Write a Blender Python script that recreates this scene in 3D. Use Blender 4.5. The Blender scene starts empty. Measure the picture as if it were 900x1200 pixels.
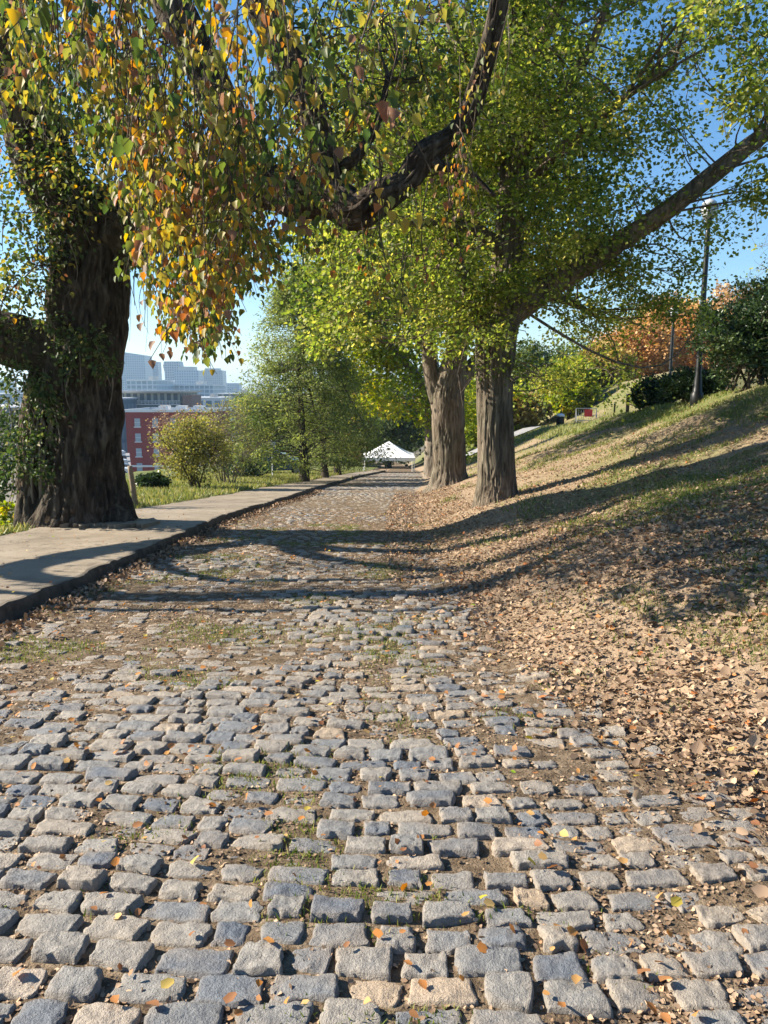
import bpy, math, random
import numpy as np
from mathutils import Vector
RNG = np.random.default_rng(7)
random.seed(7)
sc = bpy.context.scene
col = sc.collection
PI = math.pi

# ------------------------------------------------------------------ camera maths
F = 883.0; PITCH = math.radians(9.3); EYE = 1.6
CP, SP = math.cos(PITCH), math.sin(PITCH)
def at(px, py, Y):
    u = (px-450)/F; v = (600-py)/F
    t = Y/(CP+v*SP)
    return np.array([u*t, Y, EYE+t*(v*CP-SP)])
def mpp(px, py, Y):          # metres per photo pixel at that depth
    v = (600-py)/F
    return Y/(CP+v*SP)/F

# ------------------------------------------------------------------ noise
def _h(ix, iy, iz, seed):
    n = (ix*374761393 + iy*668265263 + iz*2147483647 + (seed*974634777 & 0xFFFFFFFF)) & 0xFFFFFFFF
    n = ((n ^ (n >> 13))*1274126177) & 0xFFFFFFFF
    n = ((n ^ (n >> 16))*2246822519) & 0xFFFFFFFF
    return ((n ^ (n >> 15)) & 0xFFFFFF)/float(0xFFFFFF)
def vnoise(x, y, z=0.0, seed=0):
    x, y, z = np.broadcast_arrays(np.asarray(x, float), np.asarray(y, float), np.asarray(z, float))
    xi = np.floor(x).astype(np.int64); yi = np.floor(y).astype(np.int64); zi = np.floor(z).astype(np.int64)
    fx = x-xi; fy = y-yi; fz = z-zi
    fx = fx*fx*(3-2*fx); fy = fy*fy*(3-2*fy); fz = fz*fz*(3-2*fz)
    r = 0
    for dx in (0, 1):
        for dy in (0, 1):
            for dz in (0, 1):
                w = (fx if dx else 1-fx)*(fy if dy else 1-fy)*(fz if dz else 1-fz)
                r = r + w*_h(xi+dx, yi+dy, zi+dz, seed)
    return r*2-1
def fbm(x, y, z=0.0, oct=4, seed=0):
    a = 1.0; s = 0; f = 1.0
    for o in range(oct):
        s = s + a*vnoise(np.asarray(x)*f, np.asarray(y)*f, np.asarray(z)*f, seed+o*17)
        a *= .5; f *= 2.03
    return s
def sstep(t):
    t = np.clip(t, 0, 1); return t*t*(3-2*t)

# ------------------------------------------------------------------ terrain
def drop(y):
    y = np.asarray(y, float)
    d = np.where(y < 35, .06*y+.0006*np.clip(y, 0, 35)**2, 2.835+(y-35)*.09)
    return np.minimum(d, 18.0)
KY = [-30, 0, 5, 14, 22.5, 30, 38.5, 48, 56, 65, 80, 400]
KX = [-3.3, -3.3, -3.28, -3.2, -2.65, -2.45, -2.15, -1.6, -.8, .1, .6, .6]
EX_Y = [-30, 1.5, 2.9, 4.8, 7.3, 12, 16.5, 24, 32, 44, 65, 400]
EX_X = [2.6, 1.9, 1.55, .9, .6, .55, .6, .9, 1.3, 2.2, 3.0, 3.0]
def kerb_x(y): return np.interp(y, KY, KX)
def edge_x(y): return np.interp(y, EX_Y, EX_X)
SW_Y = [-30, 5, 12, 18, 25, 35, 50, 70, 400]
SW_W = [2.9, 2.9, 2.65, 2.2, 1.9, 1.5, 1.4, 1.3, 1.3]
def walk_x(y): return kerb_x(y)-np.interp(y, SW_Y, SW_W)
KH = .14
def ground(x, y, detail=True):
    x = np.asarray(x, float); y = np.asarray(y, float)
    b = -drop(y)
    xe = edge_x(y); xk = kerb_x(y); xl = walk_x(y)
    d = x-xe
    dd = np.clip(d, 0, 7.6)
    bank = .27*dd+.0125*dd*dd + np.clip(d-7.6, 0, 60)*.02
    fade = 1-sstep((y-120)/120)
    bank = bank*fade
    # concave start of the bank
    bank = np.where(d > 0, bank*sstep(d/1.2)**.35, 0)
    z = b+bank
    # mound on the far right
    z = z+.03*np.clip(y-35, 0, 60)*sstep((d-1)/5.0)*fade
    hill = 4.3*sstep((x-13.0)/9.5)*sstep((y-50)/9.0)*(1-sstep((y-80)/30))
    z = z+hill
    # left side: verge then slope down to the city
    dl = xl-x
    start = np.interp(y, [-30, 10, 16, 24, 34, 45, 70, 120], [.25, .25, .35, 3.6, 8.0, 14., 20., 26.])
    verge = KH+.02*np.clip(dl, 0, 3)
    f = sstep((dl-start)/60.0)
    lowz = np.minimum(-18.0, b)
    zl = (b+verge)*(1-f)+lowz*f
    # quicker local fall next to the verge
    zl = zl-np.where(dl > start, np.clip((dl-start)*.42, 0, 4.2), 0)*(1-f)
    t = sstep((dl+.3)/.3)
    z = np.where(dl > -.3, z*(1-t)+zl*t, z)
    z = np.maximum(z, -18.6)
    if detail:
        near = np.exp(-np.clip(y, 0, None)/60.0)
        am = np.where((x > xk-.05) & (d < 0), .014, np.where(d >= 0, .05, .03))
        z = z+am*fbm(x*1.1, y*1.1, oct=3, seed=5)*near
        z = z+np.where(d > 0.4, .14*fbm(x*.45, y*.45, oct=2, seed=9)*near*sstep(d/2), 0)
        z = np.where((dl < .0) & (x < xk), z-.03, z)
        z = z+np.where((x > xk) & (d < .4), .016*fbm(x*3.1, y*3.1, oct=2, seed=33)*near, 0)
    return z
def gz(x, y): return float(ground(np.array([x]), np.array([y]))[0])
def hit(px, py, y0=1.5, y1=400):
    ys = np.concatenate([np.arange(y0, 60, .02), np.arange(60, y1, .3)])
    u = (px-450)/F; v = (600-py)/F
    t = ys/(CP+v*SP); xs = u*t; zs = EYE+t*(v*CP-SP)
    g = ground(xs, ys, False)
    i = int(np.argmax(zs < g))
    return np.array([xs[i], ys[i], gz(xs[i], ys[i])])

# ------------------------------------------------------------------ object helpers
def mesh_obj(name, V, faces, mat=None, parent=None, smooth=False, attr=None, attr_v=None):
    """faces: list of lists, or ndarray (N,k)"""
    V = np.asarray(V, float).reshape(-1, 3)
    me = bpy.data.meshes.new(name)
    if isinstance(faces, np.ndarray):
        n, k = faces.shape
        loops = faces.ravel().astype(np.int32)
        start = (np.arange(n)*k).astype(np.int32); tot = np.full(n, k, np.int32)
    else:
        loops = np.fromiter((i for f in faces for i in f), np.int32)
        tot = np.array([len(f) for f in faces], np.int32)
        start = np.concatenate([[0], np.cumsum(tot)[:-1]]).astype(np.int32); n = len(faces)
    loc = np.zeros(3)
    if parent is not None: loc = np.array(parent_loc(parent))
    me.vertices.add(len(V)); me.vertices.foreach_set('co', (V-loc).astype(np.float32).ravel())
    me.loops.add(len(loops)); me.loops.foreach_set('vertex_index', loops)
    me.polygons.add(n); me.polygons.foreach_set('loop_start', start); me.polygons.foreach_set('loop_total', tot)
    me.polygons.foreach_set('use_smooth', np.full(n, bool(smooth)))
    me.update(calc_edges=True); me.validate()
    if attr is not None:
        a = me.attributes.new('tint', 'FLOAT', 'FACE'); a.data.foreach_set('value', np.asarray(attr, np.float32))
    if attr_v is not None:
        for k_, v_ in attr_v.items():
            a = me.attributes.new(k_, 'FLOAT', 'POINT'); a.data.foreach_set('value', np.asarray(v_, np.float32))
    if mat is not None: me.materials.append(mat)
    o = bpy.data.objects.new(name, me); col.objects.link(o)
    if parent is not None: o.parent = parent
    return o
_ploc = {}
def parent_loc(p):
    l = np.zeros(3); q = p
    while q is not None:
        l = l+np.array(q.location); q = q.parent
    return l
def thing(name, label, cat, loc=(0, 0, 0), group=None):
    o = bpy.data.objects.new(name, None); col.objects.link(o); o.location = tuple(float(a) for a in loc)
    o.empty_display_size = .2
    o['label'] = label; o['category'] = cat
    if group: o['group'] = group
    return o
def tag(o, label=None, cat=None, group=None, kind=None):
    if label: o['label'] = label
    if cat: o['category'] = cat
    if group: o['group'] = group
    if kind: o['kind'] = kind
    return o

class MB:
    def __init__(s): s.V = []; s.Fc = []; s.n = 0; s.A = {}
    def add(s, V, Fs):
        V = np.asarray(V, float).reshape(-1, 3); s.V.append(V)
        s.Fc += [[int(i)+s.n for i in f] for f in Fs]; s.n += len(V)
    def box(s, lo, hi, M=None):
        x0, y0, z0 = lo; x1, y1, z1 = hi
        V = np.array([[x0, y0, z0], [x1, y0, z0], [x1, y1, z0], [x0, y1, z0], [x0, y0, z1], [x1, y0, z1], [x1, y1, z1], [x0, y1, z1]], float)
        if M is not None: V = M(V)
        s.add(V, [[0, 3, 2, 1], [4, 5, 6, 7], [0, 1, 5, 4], [1, 2, 6, 5], [2, 3, 7, 6], [3, 0, 4, 7]])
    def tube(s, P, R, seg=8, cap=True, rough=0.0, ridge=None, seed=0):
        V, Fs = tube_geo(P, R, seg, cap, rough, ridge, seed); s.add(V, Fs)
    def lathe(s, prof, c=(0, 0, 0), seg=16):
        P = [np.array([c[0], c[1], c[2]+z]) for r, z in prof]; V = []; Fs = []
        for (r, z), p in zip(prof, P):
            for k in range(seg):
                a = 2*PI*k/seg; V.append([p[0]+r*math.cos(a), p[1]+r*math.sin(a), p[2]])
        for i in range(len(prof)-1):
            for k in range(seg):
                k2 = (k+1) % seg
                Fs.append([i*seg+k, i*seg+k2, (i+1)*seg+k2, (i+1)*seg+k])
        Fs.append(list(range(seg))[::-1]); Fs.append([(len(prof)-1)*seg+k for k in range(seg)])
        s.add(V, Fs)
    def build(s, name, mat, parent=None, smooth=False):
        return mesh_obj(name, np.concatenate(s.V), s.Fc, mat, parent, smooth)

def resample(P, R, step):
    P = np.asarray(P, float); R = np.asarray(R, float)
    # Catmull-Rom
    Pe = np.vstack([2*P[0]-P[1], P, 2*P[-1]-P[-2]])
    out = []; rr = []
    for i in range(len(P)-1):
        p0, p1, p2, p3 = Pe[i:i+4]
        L = np.linalg.norm(p2-p1); n = max(2, int(L/step))
        for k in range(n):
            t = k/n
            out.append(.5*((2*p1)+(-p0+p2)*t+(2*p0-5*p1+4*p2-p3)*t*t+(-p0+3*p1-3*p2+p3)*t**3))
            rr.append(R[i]*(1-t)+R[i+1]*t)
    out.append(P[-1]); rr.append(R[-1])
    return np.array(out), np.array(rr)
def tube_geo(P, R, seg=8, cap=True, rough=0.0, ridge=None, seed=0):
    P = np.asarray(P, float); R = np.asarray(R, float); n = len(P)
    T = np.gradient(P, axis=0); T /= (np.linalg.norm(T, axis=1)[:, None]+1e-9)
    ref = np.array([0, 0, 1.]) if abs(T[0][2]) < .9 else np.array([1., 0, 0])
    N = np.cross(T[0], ref); N /= np.linalg.norm(N)
    Ns = [N]
    for i in range(1, n):
        N = N-T[i]*np.dot(N, T[i]); N /= (np.linalg.norm(N)+1e-9); Ns.append(N)
    Ns = np.array(Ns); B = np.cross(T, Ns)
    a = np.arange(seg)*2*PI/seg
    ca, sa = np.cos(a), np.sin(a)
    L = np.concatenate([[0], np.cumsum(np.linalg.norm(np.diff(P, axis=0), axis=1))])
    rad = np.repeat(R[:, None], seg, 1)
    if rough > 0:
        rad = rad*(1+rough*fbm(ca[None, :]*1.3+seed*3.1, sa[None, :]*1.3+L[:, None]*.9, L[:, None]*.5, 3, seed))
    if ridge is not None:
        depth, kk, lk = ridge     # ridge depth (m), ridges around, stretch along
        w = fbm(ca[None, :]*.8, sa[None, :]*.8, L[:, None]*.8, 2, seed+5)*1.2
        q = a[None, :]*kk/(2*PI)
        # periodic ridges through cos/sin space
        nz = fbm(ca[None, :]*kk/4+w, sa[None, :]*kk/4+w, L[:, None]*lk, 3, seed+11)
        rad = rad+depth*(.5-1.5*np.exp(-(nz/.17)**2))
    V = P[:, None, :]+rad[..., None]*(ca[None, :, None]*Ns[:, None, :]+sa[None, :, None]*B[:, None, :])
    V = V.reshape(-1, 3)
    i = np.arange(n-1)[:, None]; k = np.arange(seg)[None, :]; k2 = (k+1) % seg
    Fq = np.stack([i*seg+k, i*seg+k2, (i+1)*seg+k2, (i+1)*seg+k], -1).reshape(-1, 4)
    Fs = Fq.tolist()
    if cap:
        V = np.vstack([V, P[0], P[-1]]); c0 = n*seg; c1 = c0+1
        for k in range(seg):
            k2 = (k+1) % seg
            Fs.append([c0, k2, k]); Fs.append([c1, (n-1)*seg+k, (n-1)*seg+k2])
    return V, Fs

# leaves ------------------------------------------------------------------
OVATE = (np.array([[0, 0, 0], [.22, .40, .13], [.62, .27, .14], [1, 0, -.10], [.62, -.27, .14], [.22, -.40, .13]]), [[0, 3, 2, 1], [0, 5, 4, 3]])
KITE = (np.array([[0, 0, 0], [.62, .46, .06], [1, 0, -.03], [.62, -.46, .06]]), [[0, 3, 2, 1]])
CURL = (np.array([[0, 0, .06], [.24, .42, .20], [.68, .26, .24], [1, .04, .04], [.74, -.34, .10], [.28, -.30, .02]]), [[0, 3, 2, 1], [0, 5, 4, 3]])
BLADE = (np.array([[0, -.11, 0], [0, .11, 0], [.6, .08, .0], [1, 0, 0.]]), [[0, 1, 2, 3]])
SPRAY = (np.array([[0, 0, 0], [.35, .16, .03], [1, 0, -.08], [.35, -.16, .03]]), [[0, 3, 2, 1]])
def unit(a): return a/(np.linalg.norm(a, axis=-1, keepdims=True)+1e-9)
def leaves_geo(C, D, Nn, S, tmpl, width=1.0):
    C = np.asarray(C); D = unit(D); Sd = unit(np.cross(Nn, D)); Up = np.cross(D, Sd)
    T, Fs = tmpl; k = len(T)
    V = C[:, None, :]+S[:, None, None]*(T[None, :, 0, None]*D[:, None, :]+np.broadcast_to(width, (len(C),))[:, None, None]*T[None, :, 1, None]*Sd[:, None, :]+T[None, :, 2, None]*Up[:, None, :])
    n = len(C)
    base = (np.arange(n)*k)[:, None, None]
    Fa = (np.array(Fs)[None]+base).reshape(-1, len(Fs[0]))
    return V.reshape(-1, 3), Fa, len(Fs)
def leaf_obj(name, C, D, Nn, S, tmpl, mat, parent=None, tint=None, width=1.0, kind=None):
    V, Fa, m = leaves_geo(C, D, Nn, S, tmpl, width)
    if tint is None: tint = RNG.random(len(C))
    if not isinstance(width, np.ndarray): width = width*RNG.uniform(.6, 1.25, len(C))
    o = mesh_obj(name, V, Fa, mat, parent, tmpl is OVATE or tmpl is CURL, np.repeat(tint, m))
    if kind: o['kind'] = kind
    return o

# ------------------------------------------------------------------ materials
def newmat(name):
    m = bpy.data.materials.new(name); m.use_nodes = True
    nt = m.node_tree; nt.nodes.clear()
    out = nt.nodes.new('ShaderNodeOutputMaterial')
    return m, nt, out
def nd(nt, t, **kw):
    n = nt.nodes.new(t)
    for k, v in kw.items():
        if k.startswith('i_'): n.inputs[k[2:].replace('_', ' ')].default_value = v
        else: setattr(n, k, v)
    return n
def ramp(nt, stops, interp='LINEAR'):
    r = nt.nodes.new('ShaderNodeValToRGB'); r.color_ramp.interpolation = interp
    e = r.color_ramp.elements
    while len(e) > 1: e.remove(e[-1])
    e[0].position = stops[0][0]; e[0].color = (*stops[0][1], 1)
    for p, c in stops[1:]:
        q = e.new(p); q.color = (*c, 1)
    return r
def noise(nt, scale, detail=4, rough=.55, vec=None, dist=0.0):
    n = nt.nodes.new('ShaderNodeTexNoise'); n.inputs['Scale'].default_value = scale
    n.inputs['Detail'].default_value = detail; n.inputs['Roughness'].default_value = rough; n.inputs['Distortion'].default_value = dist
    if vec is not None: nt.links.new(vec, n.inputs['Vector'])
    return n
def mix(nt, fac, a, b, mode='MIX'):
    m = nt.nodes.new('ShaderNodeMix'); m.data_type = 'RGBA'; m.blend_type = mode
    if isinstance(fac, (int, float)): m.inputs[0].default_value = fac
    else: nt.links.new(fac, m.inputs[0])
    for s, v in ((6, a), (7, b)):
        if isinstance(v, tuple): m.inputs[s].default_value = (*v, 1) if len(v) == 3 else v
        else: nt.links.new(v, m.inputs[s])
    return m.outputs[2]
def mth(nt, op, a, b=None, clamp=False):
    m = nt.nodes.new('ShaderNodeMath'); m.operation = op; m.use_clamp = clamp
    for i, v in enumerate((a, b)):
        if v is None: continue
        if isinstance(v, (int, float)): m.inputs[i].default_value = v
        else: nt.links.new(v, m.inputs[i])
    return m.outputs[0]
def leaf_mat(name, stops, trans=.45, tcol=None, rough=.55, boost=1.5):
    m, nt, out = newmat(name)
    at_ = nd(nt, 'ShaderNodeAttribute', attribute_name='tint', attribute_type='GEOMETRY')
    r = ramp(nt, stops); nt.links.new(at_.outputs['Fac'], r.inputs[0])
    p = nd(nt, 'ShaderNodeBsdfPrincipled'); p.inputs['Roughness'].default_value = rough
    p.inputs['Specular IOR Level'].default_value = .35
    nt.links.new(r.outputs[0], p.inputs['Base Color'])
    hs = nd(nt, 'ShaderNodeHueSaturation'); hs.inputs['Saturation'].default_value = 1.15; hs.inputs['Value'].default_value = boost
    nt.links.new(r.outputs[0], hs.inputs['Color'])
    tr = nd(nt, 'ShaderNodeBsdfTranslucent'); nt.links.new(hs.outputs[0], tr.inputs['Color'])
    ms = nd(nt, 'ShaderNodeMixShader'); ms.inputs[0].default_value = trans
    nt.links.new(p.outputs[0], ms.inputs[1]); nt.links.new(tr.outputs[0], ms.inputs[2]); nt.links.new(ms.outputs[0], out.inputs[0])
    return m
def bark_mat(name, c0, c1, c2, sx=9.0, sz=1.6, bump=.6):
    m, nt, out = newmat(name)
    tc = nd(nt, 'ShaderNodeTexCoord'); mp = nd(nt, 'ShaderNodeMapping'); mp.inputs['Scale'].default_value = (sx, sx, sz)
    nt.links.new(tc.outputs['Object'], mp.inputs[0])
    n1 = noise(nt, 1.6, 8, .62, mp.outputs[0], .6)
    n2 = noise(nt, 5, 6, .6, mp.outputs[0])
    n3 = noise(nt, .9, 3, .5, tc.outputs['Object'])
    r = ramp(nt, [(.32, c0), (.5, c1), (.68, c2)]); nt.links.new(n1.outputs[0], r.inputs[0])
    r2 = ramp(nt, [(.35, (.75, .78, .7)), (.65, (1.15, 1.08, 1.0))]); nt.links.new(n3.outputs[0], r2.inputs[0])
    c = mix(nt, 1.0, r.outputs[0], r2.outputs[0], 'MULTIPLY')
    n5 = noise(nt, 2.3, 7, .7, tc.outputs['Object']); r5 = ramp(nt, [(.60, (0, 0, 0)), (.72, (1, 1, 1))]); nt.links.new(n5.outputs[0], r5.inputs[0])
    c = mix(nt, mth(nt, 'MULTIPLY', r5.outputs[0], .5), c, tuple(v*f for v, f in zip(c2, (.75, .95, .6))))
    p = nd(nt, 'ShaderNodeBsdfPrincipled'); p.inputs['Roughness'].default_value = .9; p.inputs['Specular IOR Level'].default_value = .2
    nt.links.new(c, p.inputs['Base Color'])
    h = mth(nt, 'ADD', n1.outputs[0], mth(nt, 'MULTIPLY', n2.outputs[0], .5))
    b = nd(nt, 'ShaderNodeBump'); b.inputs['Strength'].default_value = bump; b.inputs['Distance'].default_value = .05
    nt.links.new(h, b.inputs['Height']); nt.links.new(b.outputs[0], p.inputs['Normal'])
    nt.links.new(p.outputs[0], out.inputs[0])
    return m
def plain(name, c, rough=.6, metal=0.0, var=.15, scale=6.0, bump=0.0, spec=.5):
    m, nt, out = newmat(name)
    tc = nd(nt, 'ShaderNodeTexCoord'); n = noise(nt, scale, 5, .6, tc.outputs['Object'])
    lo = tuple(v*(1-var) for v in c); hi = tuple(min(1, v*(1+var)) for v in c)
    r = ramp(nt, [(.3, lo), (.7, hi)]); nt.links.new(n.outputs[0], r.inputs[0])
    p = nd(nt, 'ShaderNodeBsdfPrincipled'); p.inputs['Roughness'].default_value = rough; p.inputs['Metallic'].default_value = metal
    p.inputs['Specular IOR Level'].default_value = spec
    nt.links.new(r.outputs[0], p.inputs['Base Color'])
    if bump:
        b = nd(nt, 'ShaderNodeBump'); b.inputs['Strength'].default_value = bump; b.inputs['Distance'].default_value = .02
        nt.links.new(n.outputs[0], b.inputs['Height']); nt.links.new(b.outputs[0], p.inputs['Normal'])
    nt.links.new(p.outputs[0], out.inputs[0])
    return m

def ground_mat():
    m, nt, out = newmat('ground_soil')
    tc = nd(nt, 'ShaderNodeTexCoord')
    n1 = noise(nt, .9, 6, .6, tc.outputs['Object'])
    n2 = noise(nt, 14, 6, .65, tc.outputs['Object'])
    n3 = noise(nt, 90, 4, .6, tc.outputs['Object'])
    soil = ramp(nt, [(.3, (.19, .145, .10)), (.5, (.30, .235, .165)), (.7, (.38, .31, .23))]); nt.links.new(n2.outputs[0], soil.inputs[0])
    lit = ramp(nt, [(.35, (.10, .06, .035)), (.5, (.24, .155, .09)), (.62, (.38, .27, .17))]); nt.links.new(n3.outputs[0], lit.inputs[0])
    c = mix(nt, .45, soil.outputs[0], lit.outputs[0])
    g = nd(nt, 'ShaderNodeAttribute', attribute_name='grass', attribute_type='GEOMETRY')
    gr = ramp(nt, [(.3, (.055, .085, .018)), (.55, (.11, .14, .035)), (.75, (.20, .18, .07))]); nt.links.new(n2.outputs[0], gr.inputs[0])
    gm = mth(nt, 'ADD', mth(nt, 'MULTIPLY', mth(nt, 'SUBTRACT', n1.outputs[0], .5), 1.6), g.outputs['Fac'], True)
    gm2 = mth(nt, 'MULTIPLY', gm, mth(nt, 'MULTIPLY', g.outputs['Fac'], 2.0, True), True)
    c = mix(nt, gm2, c, gr.outputs[0])
    far = nd(nt, 'ShaderNodeAttribute', attribute_name='far', attribute_type='GEOMETRY')
    nf = noise(nt, .02, 5, .6, tc.outputs['Object'])
    fr = ramp(nt, [(.35, (.05, .06, .03)), (.5, (.16, .14, .10)), (.65, (.22, .21, .19))]); nt.links.new(nf.outputs[0], fr.inputs[0])
    c = mix(nt, far.outputs['Fac'], c, fr.outputs[0])
    rd = nd(nt, 'ShaderNodeAttribute', attribute_name='road', attribute_type='GEOMETRY')
    jr = ramp(nt, [(.3, (.055, .04, .026)), (.5, (.15, .11, .072)), (.7, (.27, .21, .145))]); nt.links.new(n2.outputs[0], jr.inputs[0])
    c = mix(nt, rd.outputs['Fac'], c, jr.outputs[0])
    p = nd(nt, 'ShaderNodeBsdfPrincipled'); p.inputs['Roughness'].default_value = .95; p.inputs['Specular IOR Level'].default_value = .1
    nt.links.new(c, p.inputs['Base Color'])
    h = mth(nt, 'ADD', n2.outputs[0], mth(nt, 'MULTIPLY', n3.outputs[0], .6))
    b = nd(nt, 'ShaderNodeBump'); b.inputs['Strength'].default_value = .8; b.inputs['Distance'].default_value = .03
    nt.links.new(h, b.inputs['Height']); nt.links.new(b.outputs[0], p.inputs['Normal']); nt.links.new(p.outputs[0], out.inputs[0])
    return m
def stone_mat():
    m, nt, out = newmat('granite_block')
    tc = nd(nt, 'ShaderNodeTexCoord')
    a = nd(nt, 'ShaderNodeAttribute', attribute_name='tint', attribute_type='GEOMETRY')
    base = ramp(nt, [(0, (.10, .12, .15)), (.22, (.15, .16, .172)), (.45, (.215, .21, .198)), (.75, (.275, .25, .215)), (.86, (.34, .29, .235)), (1, (.38, .285, .19))])
    nt.links.new(a.outputs['Fac'], base.inputs[0])
    n1 = noise(nt, 22, 6, .7, tc.outputs['Object']); n2 = noise(nt, 160, 4, .7, tc.outputs['Object'])
    n0 = noise(nt, 3.2, 5, .6, tc.outputs['Object'])
    r1 = ramp(nt, [(.25, (.62, .62, .64)), (.5, (1, 1, 1)), (.75, (1.28, 1.24, 1.18))]); nt.links.new(n1.outputs[0], r1.inputs[0])
    c = mix(nt, 1.0, base.outputs[0], r1.outputs[0], 'MULTIPLY')
    r2 = ramp(nt, [(.3, (.55, .55, .56)), (.5, (1, 1, 1)), (.68, (1.35, 1.33, 1.3))]); nt.links.new(n2.outputs[0], r2.inputs[0])
    c = mix(nt, .7, c, r2.outputs[0], 'MULTIPLY')
    # dirt lying in the low parts of each stone
    d = nd(nt, 'ShaderNodeAttribute', attribute_name='dirt', attribute_type='GEOMETRY')
    dm = mth(nt, 'MULTIPLY', mth(nt, 'ADD', d.outputs['Fac'], mth(nt, 'MULTIPLY', mth(nt, 'SUBTRACT', n0.outputs[0], .5), 2.2)), 1.0, True)
    dm = mth(nt, 'MULTIPLY', dm, .85)
    nd2 = noise(nt, 45, 5, .7, tc.outputs['Object']); rd2 = ramp(nt, [(.35, (.20, .155, .105)), (.6, (.36, .29, .215))]); nt.links.new(nd2.outputs[0], rd2.inputs[0])
    c = mix(nt, dm, c, rd2.outputs[0])
    p = nd(nt, 'ShaderNodeBsdfPrincipled'); p.inputs['Roughness'].default_value = .62; p.inputs['Specular IOR Level'].default_value = .45
    nt.links.new(c, p.inputs['Base Color'])
    n4 = noise(nt, 70, 4, .75, tc.outputs['Object'])
    h = mth(nt, 'ADD', mth(nt, 'MULTIPLY', n1.outputs[0], .7), mth(nt, 'MULTIPLY', mth(nt, 'ADD', n4.outputs[0], mth(nt, 'MULTIPLY', n2.outputs[0], .5)), .55))
    b = nd(nt, 'ShaderNodeBump'); b.inputs['Strength'].default_value = 1.0; b.inputs['Distance'].default_value = .016
    nt.links.new(h, b.inputs['Height']); nt.links.new(b.outputs[0], p.inputs['Normal']); nt.links.new(p.outputs[0], out.inputs[0])
    return m
def concrete_mat():
    m, nt, out = newmat('old_concrete')
    tc = nd(nt, 'ShaderNodeTexCoord')
    n1 = noise(nt, 1.3, 6, .65, tc.outputs['Object']); n2 = noise(nt, 60, 5, .7, tc.outputs['Object']); n3 = noise(nt, 9, 5, .6, tc.outputs['Object'])
    r1 = ramp(nt, [(.3, (.155, .125, .09)), (.5, (.235, .197, .15)), (.7, (.285, .245, .195))]); nt.links.new(n1.outputs[0], r1.inputs[0])
    r2 = ramp(nt, [(.3, (.78, .76, .72)), (.7, (1.18, 1.16, 1.12))]); nt.links.new(n2.outputs[0], r2.inputs[0])
    c = mix(nt, 1.0, r1.outputs[0], r2.outputs[0], 'MULTIPLY')
    r3 = ramp(nt, [(.56, (1, 1, 1)), (.7, (.72, .66, .58))]); nt.links.new(n3.outputs[0], r3.inputs[0])
    c = mix(nt, .8, c, r3.outputs[0], 'MULTIPLY')
    sp = nd(nt, 'ShaderNodeSeparateXYZ'); nt.links.new(tc.outputs['Object'], sp.inputs[0])
    wn = nd(nt, 'ShaderNodeTexWhiteNoise'); wn.noise_dimensions = '1D'; nt.links.new(mth(nt, 'FLOOR', mth(nt, 'DIVIDE', sp.outputs[1], 1.5)), wn.inputs['W'])
    rs = ramp(nt, [(0, (.84, .83, .82)), (1, (1.08, 1.07, 1.05))]); nt.links.new(wn.outputs['Value'], rs.inputs[0]); c = mix(nt, 1.0, c, rs.outputs[0], 'MULTIPLY')
    vc = nd(nt, 'ShaderNodeTexVoronoi'); vc.feature = 'DISTANCE_TO_EDGE'; vc.inputs['Scale'].default_value = .55
    nw = noise(nt, 3, 5, .6, tc.outputs['Object']); va = nd(nt, 'ShaderNodeVectorMath'); va.operation = 'ADD'; nt.links.new(tc.outputs['Object'], va.inputs[0]); nt.links.new(nw.outputs[1], va.inputs[1]); nt.links.new(va.outputs[0], vc.inputs['Vector'])
    rc = ramp(nt, [(0, (.35, .33, .3)), (.012, (1, 1, 1))]); nt.links.new(vc.outputs[0], rc.inputs[0]); c = mix(nt, .8, c, rc.outputs[0], 'MULTIPLY')
    p = nd(nt, 'ShaderNodeBsdfPrincipled'); p.inputs['Roughness'].default_value = .85
    nt.links.new(c, p.inputs['Base Color'])
    b = nd(nt, 'ShaderNodeBump'); b.inputs['Strength'].default_value = .4; b.inputs['Distance'].default_value = .01
    nt.links.new(n2.outputs[0], b.inputs['Height']); nt.links.new(b.outputs[0], p.inputs['Normal']); nt.links.new(p.outputs[0], out.inputs[0])
    return m
def facade_mat(name, wall, glass, sx, sz, mortar=.3, rough=.5):
    """distant facade: window grid as a brick pattern in object space"""
    m, nt, out = newmat(name)
    tc = nd(nt, 'ShaderNodeTexCoord'); s = nd(nt, 'ShaderNodeSeparateXYZ'); nt.links.new(tc.outputs['Object'], s.inputs[0])
    cb = nd(nt, 'ShaderNodeCombineXYZ')
    nt.links.new(mth(nt, 'ADD', s.outputs[0], s.outputs[1]), cb.inputs[0]); nt.links.new(s.outputs[2], cb.inputs[1])
    b = nd(nt, 'ShaderNodeTexBrick'); b.offset = 0; b.inputs['Scale'].default_value = 1.0
    b.inputs['Brick Width'].default_value = sx; b.inputs['Row Height'].default_value = sz; b.inputs['Mortar Size'].default_value = mortar
    b.inputs['Mortar Smooth'].default_value = 0.0
    b.inputs['Color1'].default_value = (*glass, 1); b.inputs['Color2'].default_value = (*[g*.7 for g in glass], 1); b.inputs['Mortar'].default_value = (*wall, 1)
    nt.links.new(cb.outputs[0], b.inputs['Vector'])
    p = nd(nt, 'ShaderNodeBsdfPrincipled'); p.inputs['Roughness'].default_value = rough
    nt.links.new(b.outputs[0], p.inputs['Base Color']); nt.links.new(p.outputs[0], out.inputs[0])
    return m

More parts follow.
